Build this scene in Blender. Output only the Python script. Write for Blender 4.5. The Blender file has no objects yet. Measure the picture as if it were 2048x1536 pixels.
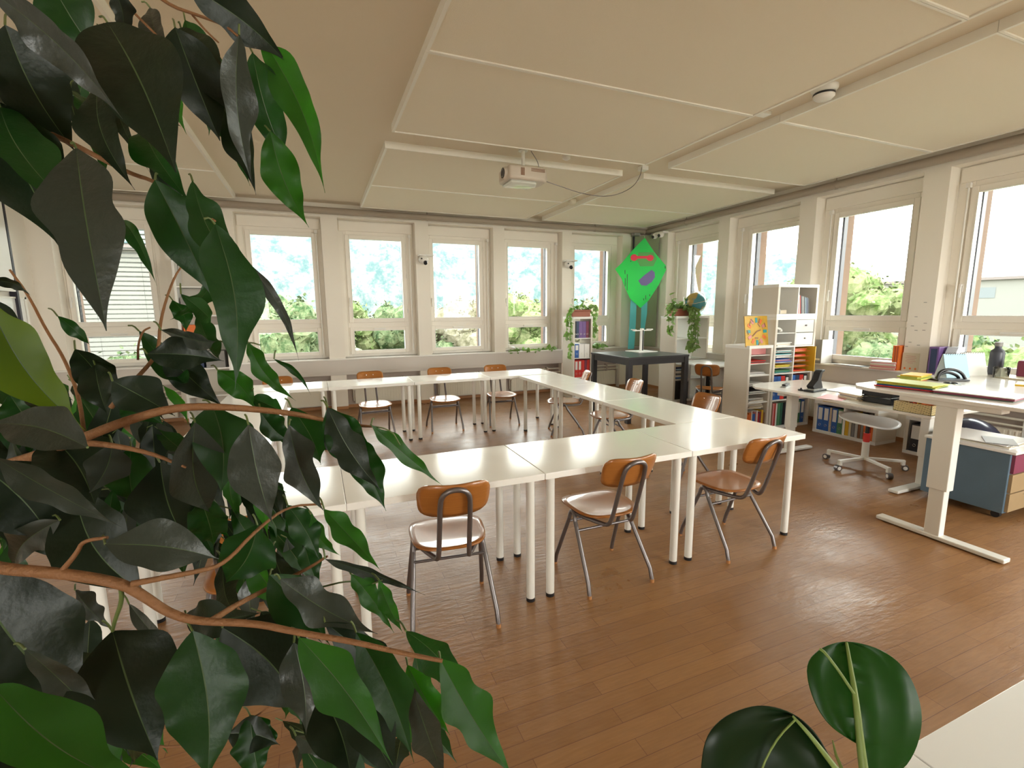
import bpy, math, random
from mathutils import Vector, Matrix
D = bpy.data; C = bpy.context; SC = C.scene; COL = SC.collection
PI = math.pi; R = math.radians
# ------------------------------------------------------------------ camera
FPX = 943.6                                     # focal length in pixels of the 2048 wide frame
RGT = Vector((0.92495222, -0.37997456, -0.00909491))
DWN = Vector((-0.06555495, -0.13591549, -0.98854920))
FWD = Vector((0.37438741, 0.91495700, -0.15062455))
CAM = Vector((0, 0, 1.6))
cam = D.cameras.new('camera'); cam.sensor_width = 36; cam.lens = FPX / 2048 * 36; cam.clip_start = 0.02; cam.clip_end = 2000
co = D.objects.new('camera', cam); COL.objects.link(co); SC.camera = co
U = -DWN; B_ = -FWD
co.matrix_world = Matrix(((RGT.x, U.x, B_.x, CAM.x), (RGT.y, U.y, B_.y, CAM.y), (RGT.z, U.z, B_.z, CAM.z), (0, 0, 0, 1)))
# ------------------------------------------------------------------ sky and exposure
SKY = 5.6
w = D.worlds.new('sky'); SC.world = w; w.use_nodes = True
nt = w.node_tree; bg = nt.nodes['Background']
tc = nt.nodes.new('ShaderNodeTexCoord'); sx = nt.nodes.new('ShaderNodeSeparateXYZ'); cr = nt.nodes.new('ShaderNodeValToRGB')
nt.links.new(tc.outputs['Generated'], sx.inputs[0]); nt.links.new(sx.outputs['Z'], cr.inputs[0]); nt.links.new(cr.outputs[0], bg.inputs[0])
cr.color_ramp.elements[0].color = (1, .985, .90, 1); cr.color_ramp.elements[1].color = (.86, .93, 1.0, 1)
bg.inputs[1].default_value = SKY
vs = SC.view_settings
vs.view_transform = 'Standard'; vs.look = 'None'; vs.gamma = 1; vs.use_curve_mapping = False; vs.exposure = 1.68
SC.cycles.max_bounces = 10; SC.cycles.diffuse_bounces = 6; SC.cycles.glossy_bounces = 4; SC.cycles.transmission_bounces = 6
SC.cycles.transparent_max_bounces = 12; SC.cycles.use_denoising = True; SC.cycles.sample_clamp_indirect = 12
# ------------------------------------------------------------------ room measures (metres)
BY, WX, LX, FY = 8.34, 6.48, -3.45, -2.7        # back wall plane, right wall plane, left wall plane, wall behind
CEIL, PAN = 3.33, 3.27                          # ceiling, underside of acoustic panels
ZT, ZS, ZG1, ZG0, ZL1, ZL0 = 3.12, .86, 2.83, 1.51, 1.31, .97
BW = [(-3.2, -1.95, -3.10, -2.20), (-1.05, .16, -.87, .01), (.41, 1.65, .58, 1.44), (1.88, 3.07, 1.98, 2.85), (3.29, 4.49, 3.41, 4.25), (4.70, 5.88, 4.85, 5.65)]
RW = [(6.41, 7.69, 6.45, 7.29), (4.93, 6.18, 5.0, 5.86), (3.44, 4.69, 3.6, 4.47), (1.94, 3.19, 2.12, 3.0), (.44, 1.69, .62, 1.50), (-1.06, .19, -.88, .0), (-2.56, -1.31, -2.38, -1.5)]
def portal(x, y, z, sx_, sz_, rz):
    l = D.lights.new('window_portal', 'AREA'); l.shape = 'RECTANGLE'; l.size = sx_; l.size_y = sz_
    l.cycles.is_portal = True
    o = D.objects.new('window_portal', l); COL.objects.link(o); o.location = (x, y, z); o.rotation_euler = (R(90), 0, rz)
for a, b, _, _ in BW: portal((a+b)/2, BY+.6, 2.0, b-a+.3, 2.4, PI)      # daylight comes in here
FILL_OPENINGS = [(-2.8, -1.6), (3.4, 4.8), (5.0, 6.2)]                      # unseen window openings added behind the camera to light the near side
for a, b in FILL_OPENINGS: portal((a+b)/2, FY-.35, 1.9, b-a, 2.2, 0)  # sampling portals of the added openings
for a, b, _, _ in RW: portal(WX+.6, (a+b)/2, 2.0, b-a+.3, 2.4, PI/2)
# ------------------------------------------------------------------ helpers
def mat(name, col, rough=.6, metal=0., spec=.5, bump=0., bscale=40., var=0., vscale=6., trans=0., tcol=None, emit=0., coat=0.):
    m = D.materials.new(name); m.use_nodes = True; n = m.node_tree; p = n.nodes['Principled BSDF']
    p.inputs['Base Color'].default_value = (*col, 1); p.inputs['Roughness'].default_value = rough
    p.inputs['Metallic'].default_value = metal; p.inputs['Specular IOR Level'].default_value = spec
    p.inputs['Coat Weight'].default_value = coat
    if emit: p.inputs['Emission Color'].default_value = (*col, 1); p.inputs['Emission Strength'].default_value = emit
    t = n.nodes.new('ShaderNodeTexCoord')
    if var:
        a = n.nodes.new('ShaderNodeTexNoise'); a.inputs['Scale'].default_value = vscale; a.inputs['Detail'].default_value = 4
        n.links.new(t.outputs['Object'], a.inputs['Vector'])
        mx = n.nodes.new('ShaderNodeMix'); mx.data_type = 'RGBA'
        mx.inputs[6].default_value = (*[max(0, c*(1-var)) for c in col], 1); mx.inputs[7].default_value = (*[min(1, c*(1+var)) for c in col], 1)
        n.links.new(a.outputs['Fac'], mx.inputs[0]); n.links.new(mx.outputs[2], p.inputs['Base Color'])
    if bump:
        a = n.nodes.new('ShaderNodeTexNoise'); a.inputs['Scale'].default_value = bscale; a.inputs['Detail'].default_value = 5
        n.links.new(t.outputs['Object'], a.inputs['Vector'])
        b = n.nodes.new('ShaderNodeBump'); b.inputs['Strength'].default_value = bump; b.inputs['Distance'].default_value = .01
        n.links.new(a.outputs['Fac'], b.inputs['Height']); n.links.new(b.outputs[0], p.inputs['Normal'])
    if trans:
        tr = n.nodes.new('ShaderNodeBsdfTranslucent'); tr.inputs[0].default_value = (*(tcol or col), 1)
        ms = n.nodes.new('ShaderNodeMixShader'); ms.inputs[0].default_value = trans
        o = n.nodes['Material Output']; n.links.new(p.outputs[0], ms.inputs[1]); n.links.new(tr.outputs[0], ms.inputs[2]); n.links.new(ms.outputs[0], o.inputs[0])
    return m
def node(m, t): return m.node_tree.nodes.new(t)
def link(m, a, b): m.node_tree.links.new(a, b)

class MB:
    def __init__(s): s.v = []; s.f = []; s.mi = []; s.sm = []; s.cur = 0
    def m(s, i): s.cur = i; return s
    def add(s, vs_, fs, smooth=False):
        k = len(s.v); s.v += [tuple(v) for v in vs_]
        for f in fs: s.f.append([i+k for i in f]); s.mi.append(s.cur); s.sm.append(smooth)
        return s
    def box(s, x0, x1, y0, y1, z0, z1, M=None):
        vs_ = [Vector((x, y, z)) for x in (x0, x1) for y in (y0, y1) for z in (z0, z1)]
        if M: vs_ = [M @ v for v in vs_]
        return s.add(vs_, [(0, 1, 3, 2), (4, 6, 7, 5), (0, 4, 5, 1), (2, 3, 7, 6), (0, 2, 6, 4), (1, 5, 7, 3)])
    def cyl(s, c0, c1, r0, r1=None, n=16, caps=True):
        c0, c1 = Vector(c0), Vector(c1); r1 = r0 if r1 is None else r1
        return s.tube([c0, c1], [r0, r1], n, caps)
    def tube(s, pts, r, n=10, caps=True, closed=False):
        pts = [Vector(p) for p in pts]; N = len(pts)
        rs = r if isinstance(r, (list, tuple)) else [r]*N
        rings = []; up = None
        for i, p in enumerate(pts):
            if closed: d = (pts[(i+1) % N]-pts[i-1])
            else: d = pts[min(i+1, N-1)]-pts[max(i-1, 0)]
            d.normalize()
            if up is None: up = d.orthogonal().normalized()
            else:
                up = up - d*up.dot(d)
                up = up.normalized() if up.length > 1e-6 else d.orthogonal().normalized()
            w2 = d.cross(up)
            rings.append([p+(up*math.cos(a)+w2*math.sin(a))*rs[i] for a in [2*PI*k/n for k in range(n)]])
        vs_ = [v for rg in rings for v in rg]; fs = []
        for i in range(N if closed else N-1):
            j = (i+1) % N
            for k in range(n): fs.append((i*n+k, i*n+(k+1) % n, j*n+(k+1) % n, j*n+k))
        s.add(vs_, fs, True)
        if caps and not closed:
            s.add(rings[0], [tuple(reversed(range(n)))]); s.add(rings[-1], [tuple(range(n))])
        return s
    def lathe(s, prof, c=(0, 0, 0), n=24, M=None):
        vs_ = []; fs = []; c = Vector(c)
        for r, z in prof:
            for k in range(n):
                a = 2*PI*k/n; v = Vector((r*math.cos(a), r*math.sin(a), z)); vs_.append((M @ v if M else v)+c)
        for i in range(len(prof)-1):
            for k in range(n): fs.append((i*n+k, i*n+(k+1) % n, (i+1)*n+(k+1) % n, (i+1)*n+k))
        return s.add(vs_, fs, True)
    def sphere(s, c, r, n=24, sc=(1, 1, 1), M=None):
        pr = [(max(1e-5, r*math.sin(PI*i/(n//2))), -r*math.cos(PI*i/(n//2))) for i in range(n//2+1)]
        M2 = Matrix.Diagonal((*sc, 1)); M2 = (M @ M2) if M else M2
        return s.lathe(pr, c, n, M2)
    def prism(s, poly, z0, z1, M=None):
        n = len(poly); a = [Vector((x, y, z0)) for x, y in poly]; b = [Vector((x, y, z1)) for x, y in poly]
        vs_ = a+b
        if M: vs_ = [M @ v for v in vs_]
        return s.add(vs_, [tuple(reversed(range(n))), tuple(range(n, 2*n))]+[(i, (i+1) % n, n+(i+1) % n, n+i) for i in range(n)])
    def obj(s, name, mats, parent=None, bevel=0, seg=2, smooth=None):
        me = D.meshes.new(name); me.from_pydata(s.v, [], s.f)
        if not isinstance(mats, (list, tuple)): mats = [mats]
        for m_ in mats: me.materials.append(m_)
        me.polygons.foreach_set('material_index', s.mi)
        me.polygons.foreach_set('use_smooth', s.sm if smooth is None else [smooth]*len(s.f))
        me.update(); o = D.objects.new(name, me); COL.objects.link(o)
        if parent: o.parent = parent
        if bevel:
            b = o.modifiers.new('bevel', 'BEVEL'); b.width = bevel; b.segments = seg; b.limit_method = 'ANGLE'; b.angle_limit = R(50)
            b.use_clamp_overlap = True
        return o
def tag(o, label, cat, group=None, kind=None):
    o['label'] = label; o['category'] = cat
    if group: o['group'] = group
    if kind: o['kind'] = kind
    return o
def thing(name, label, cat, loc=(0, 0, 0), rz=0, group=None):
    o = D.objects.new(name, None); COL.objects.link(o); o.location = loc; o.rotation_euler = (0, 0, rz); o.empty_display_size = .1
    return tag(o, label, cat, group)
def struct(o): o['kind'] = 'structure'; return o
def kids(o): return [c for c in D.objects if c.parent is o]
def dup(root, loc, rz, label, group=None):
    r = root.copy(); COL.objects.link(r); r.location = loc; r.rotation_euler = (0, 0, rz); r['label'] = label
    if group: r['group'] = group
    for ch in kids(root):
        c = ch.copy(); COL.objects.link(c); c.parent = r
        for g in kids(ch):
            d = g.copy(); COL.objects.link(d); d.parent = c
    return r
def rbox(w_, d_, h_, name, m_, label=None, cat=None, loc=(0, 0, 0), rz=0, group=None, bevel=.004, parent=None):
    o = MB().box(-w_/2, w_/2, -d_/2, d_/2, 0, h_).obj(name, m_, parent, bevel)
    o.location = loc; o.rotation_euler = (0, 0, rz)
    if label: tag(o, label, cat, group)
    return o
def ray(px, py, d):            # point seen at a pixel at forward distance d
    return CAM + (FWD + RGT*((px-1024)/FPX) + DWN*((py-768)/FPX))*d
# ------------------------------------------------------------------ materials
M = {}
M['wall'] = mat('wall_paint', (.84, .79, .71), .75, bump=.08, bscale=180)
M['ceil'] = mat('ceiling_paint', (.75, .66, .525), .85, bump=.15, bscale=260)
M['panel'] = mat('acoustic_panel', (.84, .765, .635), .9, bump=.2, bscale=300)
M['edge'] = mat('white_edge_profile', (.86, .83, .76), .4)
M['frame'] = mat('window_frame_paint', (.86, .81, .73), .45)
M['sill'] = mat('sill_laminate', (.60, .55, .50), .35)
M['sillw'] = mat('sill_board_white', (.82, .80, .76), .3)
M['pipe'] = mat('pipe_paint', (.36, .30, .24), .5)
M['niche'] = mat('niche_taupe', (.50, .42, .37), .7)  # darker taupe than the walls, for niche backs and brackets
M['rad'] = mat('radiator_enamel', (.76, .72, .62), .45)
M['base'] = mat('wood_baseboard', (.42, .20, .08), .5)
M['white'] = mat('white_laminate', (.80, .80, .78), .3)
M['whiteg'] = mat('shelf_foil_white', (.78, .77, .74), .4)
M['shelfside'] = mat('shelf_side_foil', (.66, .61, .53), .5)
M['steelw'] = mat('white_powder_steel', (.78, .76, .70), .35)
M['black'] = mat('black_plastic', (.012, .012, .015), .4)
M['blackwood'] = mat('black_stained_wood', (.022, .02, .024), .35)
M['tube'] = mat('grey_steel_tube', (.20, .18, .18), .33, metal=.75)
M['chrome'] = mat('chrome', (.8, .8, .8), .12, metal=1)
M['foot'] = mat('wood_foot_plug', (.45, .2, .07), .6)
M['blue'] = mat('blue_lacquer', (.095, .155, .21), .45, bump=.1, bscale=90, var=.15)
M['tan'] = mat('tan_wood_veneer', (.36, .25, .13), .5, var=.12)
M['brick'] = mat('orange_brick_facade', (.10, .055, .032), .9, var=.2, vscale=9)
M['rail'] = mat('dark_blind_rail', (.02, .018, .03), .5)
M['fac'] = mat('facade_render', (.2, .18, .15), .9)
def glass():
    m = D.materials.new('window_glass'); m.use_nodes = True; n = m.node_tree; n.nodes.remove(n.nodes['Principled BSDF'])
    t = n.nodes.new('ShaderNodeBsdfTransparent'); g = n.nodes.new('ShaderNodeBsdfGlossy'); g.inputs['Roughness'].default_value = .01
    f = n.nodes.new('ShaderNodeFresnel'); f.inputs[0].default_value = 1.3; x = n.nodes.new('ShaderNodeMixShader')
    n.links.new(f.outputs[0], x.inputs[0]); n.links.new(t.outputs[0], x.inputs[1]); n.links.new(g.outputs[0], x.inputs[2]); n.links.new(x.outputs[0], n.nodes['Material Output'].inputs[0])
    t.inputs[0].default_value = (.96, .98, .96, 1); return m
M['glass'] = glass()
def plywood():
    m = mat('beech_plywood', (.42, .17, .05), .28, coat=.3); p = m.node_tree.nodes['Principled BSDF']
    t = node(m, 'ShaderNodeTexCoord'); mp = node(m, 'ShaderNodeMapping'); mp.inputs['Scale'].default_value = (3, 3, 60)
    a = node(m, 'ShaderNodeTexNoise'); a.inputs['Scale'].default_value = 2.5; a.inputs['Detail'].default_value = 5
    r_ = node(m, 'ShaderNodeValToRGB'); r_.color_ramp.elements[0].color = (.27, .088, .014, 1); r_.color_ramp.elements[1].color = (.42, .16, .036, 1)
    link(m, t.outputs['Object'], mp.inputs[0]); link(m, mp.outputs[0], a.inputs[0]); link(m, a.outputs['Fac'], r_.inputs[0]); link(m, r_.outputs[0], p.inputs['Base Color'])
    return m
M['ply'] = plywood()
def floor_mat():
    m = mat('strip_floor', (.33, .15, .07), .3); p = m.node_tree.nodes['Principled BSDF']
    t = node(m, 'ShaderNodeTexCoord')
    b = node(m, 'ShaderNodeTexBrick'); b.inputs['Scale'].default_value = 1; b.offset = .37; b.offset_frequency = 2
    b.inputs['Brick Width'].default_value = .62; b.inputs['Row Height'].default_value = .075; b.inputs['Mortar Size'].default_value = .0012
    b.inputs['Color1'].default_value = (.275, .133, .048, 1); b.inputs['Color2'].default_value = (.34, .172, .066, 1); b.inputs['Mortar'].default_value = (.16, .06, .025, 1); b.inputs['Bias'].default_value = -.2
    link(m, t.outputs['Object'], b.inputs[0])
    mp = node(m, 'ShaderNodeMapping'); mp.inputs['Scale'].default_value = (2.5, 30, 1)
    a = node(m, 'ShaderNodeTexNoise'); a.inputs['Scale'].default_value = 3; a.inputs['Detail'].default_value = 6
    link(m, t.outputs['Object'], mp.inputs[0]); link(m, mp.outputs[0], a.inputs[0])
    mx = node(m, 'ShaderNodeMix'); mx.data_type = 'RGBA'; mx.blend_type = 'MULTIPLY'; mx.inputs[0].default_value = .45
    cr_ = node(m, 'ShaderNodeValToRGB'); cr_.color_ramp.elements[0].position = .3; cr_.color_ramp.elements[0].color = (.62, .56, .5, 1); cr_.color_ramp.elements[1].position = .7
    link(m, a.outputs['Fac'], cr_.inputs[0]); link(m, b.outputs['Color'], mx.inputs[6]); link(m, cr_.outputs[0], mx.inputs[7]); link(m, mx.outputs[2], p.inputs['Base Color'])
    # wear: scuffed, uneven lacquer
    s2 = node(m, 'ShaderNodeTexNoise'); s2.inputs['Scale'].default_value = 1.6; s2.inputs['Detail'].default_value = 8; s2.inputs['Roughness'].default_value = .65
    link(m, t.outputs['Object'], s2.inputs[0]); mr = node(m, 'ShaderNodeMapRange'); mr.inputs[1].default_value = .3; mr.inputs[2].default_value = .7; mr.inputs[3].default_value = .24; mr.inputs[4].default_value = .52
    link(m, s2.outputs['Fac'], mr.inputs[0]); link(m, mr.outputs[0], p.inputs['Roughness'])
    s3 = node(m, 'ShaderNodeTexNoise'); s3.inputs['Scale'].default_value = 14; s3.inputs['Detail'].default_value = 8
    mp3 = node(m, 'ShaderNodeMapping'); mp3.inputs['Scale'].default_value = (1, 3, 1); link(m, t.outputs['Object'], mp3.inputs[0]); link(m, mp3.outputs[0], s3.inputs[0])
    ad = node(m, 'ShaderNodeMath'); ad.operation = 'MULTIPLY_ADD'; ad.inputs[1].default_value = -.8; link(m, b.outputs['Fac'], ad.inputs[0]); link(m, s3.outputs['Fac'], ad.inputs[2])
    bp = node(m, 'ShaderNodeBump'); bp.inputs['Strength'].default_value = .35; bp.inputs['Distance'].default_value = .006
    link(m, ad.outputs[0], bp.inputs['Height']); link(m, bp.outputs[0], p.inputs['Normal'])
    return m
M['floor'] = floor_mat()
def tabletop():
    m = mat('glossy_table_foil', (.83, .80, .745), .13, spec=.6); p = m.node_tree.nodes['Principled BSDF']
    t = node(m, 'ShaderNodeTexCoord'); a = node(m, 'ShaderNodeTexNoise'); a.inputs['Scale'].default_value = 5; a.inputs['Detail'].default_value = 6
    link(m, t.outputs['Object'], a.inputs[0]); mr = node(m, 'ShaderNodeMapRange'); mr.inputs[3].default_value = .07; mr.inputs[4].default_value = .22
    link(m, a.outputs['Fac'], mr.inputs[0]); link(m, mr.outputs[0], p.inputs['Roughness'])
    return m
M['top'] = tabletop()
CC = dict(blue=(.03, .12, .42), red=(.62, .03, .02), orange=(.75, .17, .03), yellow=(.72, .45, .03), green=(.08, .24, .12), teal=(.03, .3, .32), white=(.8, .79, .76), black=(.015, .013, .018),
          grey=(.25, .24, .23), purple=(.17, .09, .27), pink=(.62, .24, .24), brown=(.25, .11, .05), beige=(.58, .49, .36), lightblue=(.4, .6, .72), darkred=(.25, .03, .04), cream=(.7, .64, .5), maroon=(.22, .04, .08), darkgreen=(.03, .12, .08), navy=(.03, .05, .12), silver=(.5, .5, .48), lime=(.45, .5, .08))
_c = {}
def K(c, rough=.5):
    if c not in _c: _c[c] = mat(c+'_card', CC[c], rough)
    return _c[c]
# ================================================================== THE SETTING
struct(MB().box(LX-.6, WX+.6, FY-.6, BY+.6, -.2, 0).obj('floor', M['floor']))
struct(MB().box(LX-.6, WX+.6, FY-.6, BY+.6, CEIL, CEIL+.3).obj('ceiling', M['ceil']))
struct(MB().box(LX-.3, LX, FY, BY, 0, CEIL).obj('wall_left', M['wall']))
q = MB(); e_ = [LX-.3]+[c for w_ in FILL_OPENINGS for c in w_]+[WX+.6]
for i in range(0, len(e_), 2): q.box(e_[i], e_[i+1], FY-.3, FY, 0, CEIL)
for a, c in FILL_OPENINGS: q.box(a, c, FY-.3, FY, 0, .86); q.box(a, c, FY-.3, FY, 3.0, CEIL)
struct(q.obj('wall_front', M['wall']))
MATW = Matrix(((1, 0, 0, 0), (0, 1, 0, BY), (0, 0, 1, 0), (0, 0, 0, 1)))     # u along +x, v outward +y
MATR = Matrix(((0, 1, 0, WX), (1, 0, 0, 0), (0, 0, 1, 0), (0, 0, 0, 1)))     # u along +y, v outward +x
def window_wall(side, T, wins, lo, hi):
    wins = sorted(wins); b = MB(); TH = .34
    edges = [lo]+[q for w_ in wins for q in w_[:2]]+[hi]
    for i in range(0, len(edges), 2):
        if edges[i+1] > edges[i]: b.box(edges[i], edges[i+1], 0, TH, 0, CEIL, T)
    for a, c, _, _ in wins:
        b.box(a, c, 0, TH, ZT, CEIL, T); b.box(a, c, .14, TH, 0, ZS, T)
    struct(b.obj('wall_'+side, M['wall']))
    f = MB()                                             # brick facade outside
    fe = [lo]+[q for w_ in wins for q in (w_[2]-.05, w_[3]+.05)]+[hi]
    for i in range(0, len(fe), 2): f.box(fe[i], fe[i+1], TH+.04, .56, -1.2, CEIL+.4, T)
    f.box(lo, hi, TH, .52, ZT-.1, CEIL+.4, T); f.box(lo, hi, TH, .56, -1.2, ZS-.02, T)
    struct(f.obj('facade_'+side, M['brick']))
    s = MB(); s.box(lo, hi, -.045, .2, ZS-.022, ZS, T); struct(s.obj('trim_1' if side == 'back' else 'trim_2', M['sillw'], bevel=.004))
    s = MB(); s.box(lo, hi, -.025, .0, .585, ZS-.022, T); s.box(lo, hi, -.03, -.025, ZS-.05, ZS-.022, T); s.box(lo, hi, -.03, -.02, .63, .64, T)
    struct(s.obj('trim_3' if side == 'back' else 'trim_4', M['sill']))
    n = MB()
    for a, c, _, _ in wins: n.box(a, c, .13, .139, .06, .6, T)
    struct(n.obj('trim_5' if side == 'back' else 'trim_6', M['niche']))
window_wall('back', MATW, BW, LX, WX)
window_wall('right', MATR, RW, FY, BY)
wn = [0]
def window(T, w_, mirror, blind=False):
    a, c, g0, g1 = w_; wn[0] += 1; k = wn[0]
    root = D.objects.new('window_%d' % k, None); COL.objects.link(root); root['kind'] = 'structure'
    f = MB()
    def ring(x0, x1, z0, z1, X0, X1, Z0, Z1, v0, v1):     # outer rect x0..x1,z0..z1 ; hole X0..X1,Z0..Z1
        f.box(x0, X0, v0, v1, z0, z1, T); f.box(X1, x1, v0, v1, z0, z1, T); f.box(X0, X1, v0, v1, z0, Z0, T); f.box(X0, X1, v0, v1, Z1, z1, T)
    ring(a, c, ZS, ZT, g0-.045, g1+.045, ZL0-.045, ZG1+.045, .19, .27)
    f.box(g0-.045, g1+.045, .19, .27, ZL1+.05, ZG0-.05, T)
    f.box(a+.02, c-.02, .165, .19, 2.95, ZT-.015, T)                                # roller box panel
    f.box(g0-.09, g0-.08, .18, .19, .9, 2.93, T); f.box(g1+.08, g1+.09, .18, .19, .9, 2.93, T)
    f.obj('frame', M['frame'], root, bevel=.004)
    f = MB(); ring(g0-.065, g1+.065, ZG0-.065, ZG1+.065, g0, g1, ZG0, ZG1, .165, .25); f.obj('sash', M['frame'], root, bevel=.006)
    f = MB(); ring(g0-.065, g1+.065, ZL0-.06, ZL1+.06, g0, g1, ZL0, ZL1, .165, .25); f.obj('sash', M['frame'], root, bevel=.006)
    f = MB(); ring(g0-.004, g1+.004, ZG0-.004, ZG1+.004, g0+.006, g1-.006, ZG0+.006, ZG1-.006, .16, .166)
    ring(g0-.004, g1+.004, ZL0-.004, ZL1+.004, g0+.006, g1-.006, ZL0+.006, ZL1-.006, .16, .166); f.obj('glazing_bead', M['sillw'], root)
    MB().box(g0-.01, g1+.01, .215, .221, ZG0-.01, ZG1+.01, T).obj('pane', M['glass'], root)
    MB().box(g0-.01, g1+.01, .215, .221, ZL0-.01, ZL1+.01, T).obj('pane', M['glass'], root)
    hx = (g1+.035) if mirror else (g0-.035)
    h = MB(); h.box(hx-.012, hx+.012, .15, .165, 1.78, 1.86, T); h.box(hx-.009, hx+.009, .12, .15, 1.84, 1.86, T); h.box(hx-.011, hx+.011, .115, .13, 1.71, 1.86, T)
    h.obj('handle', M['sillw'], root, bevel=.004)
    h = MB(); xm = (g0+g1)/2; h.box(xm-.1, xm+.1, .14, .165, ZL1+.015, ZL1+.04, T); h.obj('tilt_catch', M['sillw'], root, bevel=.004)
    r = MB()
    for x in (g0-.045, g1+.01): r.box(x, x+.035, .30, .37, ZS, ZT, T)
    r.box(g0, g1, .30, .36, ZG1+.03, ZG1+.08, T)
    r.obj('blind_rail', M['rail'], root)
    hg = MB(); ox = (g0-.068) if mirror else (g1+.068)
    for z in (1.6, 2.2, 2.72): hg.cyl(T @ Vector((ox, .158, z)), T @ Vector((ox, .158, z+.07)), .008, n=8)
    hg.obj('hinge', M['steelw'], root)
for i, w_ in enumerate(BW): window(MATW, w_, False)
for i, w_ in enumerate(RW): window(MATR, w_, True)
# venetian blind outside the left window
vb = thing('venetian_blind', 'lowered white slatted blind outside the leftmost window', 'blind', (-2.65, BY+.42, 2.9))
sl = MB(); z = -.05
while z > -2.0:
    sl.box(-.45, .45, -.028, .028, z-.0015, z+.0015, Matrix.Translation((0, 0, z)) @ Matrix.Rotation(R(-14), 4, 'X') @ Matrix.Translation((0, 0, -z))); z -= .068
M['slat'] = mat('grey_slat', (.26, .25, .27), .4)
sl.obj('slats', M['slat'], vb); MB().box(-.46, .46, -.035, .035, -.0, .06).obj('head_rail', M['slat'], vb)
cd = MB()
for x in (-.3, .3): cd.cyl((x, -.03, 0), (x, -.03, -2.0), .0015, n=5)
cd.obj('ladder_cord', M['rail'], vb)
# crank rods beside the windows
rod0 = thing('crank_rod', 'white blind crank rod beside the window on the right wall, farthest from the camera', 'crank rod', (WX+.12, 7.52, 0))
q = MB(); q.cyl((0, 0, 1.12), (0, 0, 2.9), .009, n=8); q.obj('rod', M['sillw'], rod0)
q = MB(); q.tube([(0, 0, 1.13), (-.005, 0, 1.08), (-.03, 0, 1.06), (-.03, 0, .93)], .01, 8); q.obj('crank_handle', M['sillw'], rod0)
q = MB(); q.box(-.02, .02, -.02, .02, 2.88, 2.93); q.obj('rod_bracket', M['sillw'], rod0)
for y, t in ((6.02, 'behind the tall cube shelf'), (4.55, 'above the grey box file on the sill'), (3.07, 'above the purple binder on the sill')):
    dup(rod0, (WX+.12, y, 0), 0, 'white blind crank rod in the window reveal %s' % t)
for x, t in ((.08, 'leftmost window without blind'), (1.57, 'window left of the left loudspeaker'), (3.0, 'window right of the left loudspeaker'), (4.42, 'window left of the right loudspeaker')):
    dup(rod0, (x, BY+.12, 0), PI/2, 'white blind crank rod in the right reveal of the %s' % t)
# pipes under the ceiling
def pipe(name, a, b, label):
    t = thing(name, label, 'pipe'); MB().cyl(a, b, .05, n=16).obj('pipe_run', M['pipe'], t)
    a, b = Vector(a), Vector(b); L_ = (b-a).length; n = int(L_/2.6)
    for i in range(n):
        p = a+(b-a)*((i+.6)/n); d = (b-a).normalized()
        c = MB(); c.cyl(p-d*.012, p+d*.012, .056, n=16); c.cyl(p, p+Vector((0, 0, CEIL-.001-p.z)), .006, n=6); c.obj('pipe_clamp', M['pipe'], t)
pipe('heating_pipe', (LX, 8.24, 3.2), (WX, 8.24, 3.2), 'beige ceiling pipe running above the back windows')
pipe('heating_pipe', (6.38, FY, 3.2), (6.38, 8.18, 3.2), 'beige ceiling pipe running above the right wall windows')
# acoustic ceiling panels
def cpanel(x0, x1, y0, y1, label):
    t = thing('ceiling_panel', label, 'ceiling panel', (0, 0, 0), 0, 'acoustic ceiling panels')
    MB().box(x0+.02, x1-.02, y0+.005, y1-.005, PAN+.001, CEIL).obj('panel_field', M['panel'], t)
    e = MB(); y0 += .0015; y1 -= .0015; e.box(x0, x0+.025, y0, y1, PAN-.008, CEIL); e.box(x1-.025, x1, y0, y1, PAN-.008, CEIL); e.box(x0+.025, x1-.025, y0, y0+.014, PAN-.008, CEIL); e.box(x0+.025, x1-.025, y1-.014, y1, PAN-.008, CEIL)
    e.obj('edge_profile', M['edge'], t)
XR = [(-3.35, -.97, 'left'), (.76, 3.64, 'middle'), (3.96, 6.28, 'right')]
YR = [(-2.5, -1.3), (-1.3, .25), (.25, 1.80), (1.80, 3.28), (3.28, 4.75), (5.2, 6.75), (6.75, 8.15)]
RN = [o+' row from the back wall' for o in ('seventh', 'sixth', 'fifth', 'fourth', 'third', 'second', 'first')]
for x0, x1, cn in XR:
    for (y0, y1), rn in zip(YR, RN):
        if cn == 'left' and y0 < 3: continue
        cpanel(x0, x1, y0, y1, 'pale acoustic ceiling panel, %s column, %s' % (cn, rn))
# radiators and pipes in the window niches
def radiator(T, a, c, label, y0=.09):
    t = thing('radiator', label, 'radiator', (0, 0, 0), 0, 'low panel radiators under the windows')
    p = MB(); p.box(a+.12, c-.08, .03, .05, .08, .36, T); p.box(a+.12, c-.08, .075, .095, .08, .36, T)
    for k in range(22):
        x = a+.14+(c-a-.24)*k/21; p.box(x, x+.012, .026, .03, .09, .35, T)
    p.obj('panel', M['rad'], t)
    q = MB(); q.cyl(T @ Vector((a, .07, .47)), T @ Vector((c, .07, .47)), .014, n=8); q.cyl(T @ Vector((a, .06, .40)), T @ Vector((c, .06, .40)), .011, n=8)
    q.cyl(T @ Vector((a+.1, .06, .4)), T @ Vector((a+.1, .06, .12)), .01, n=8); q.obj('supply_pipe', M['rad'], t)
    v = MB(); v.cyl(T @ Vector((a+.1, -.0, .33)), T @ Vector((a+.1, .07, .33)), .022, n=10); v.obj('valve', M['rad'], t)
    b = MB()
    for x in (a+.3, c-.3): b.box(x, x+.03, .04, .13, .36, .5, T)
    b.obj('bracket', M['niche'], t)
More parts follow.
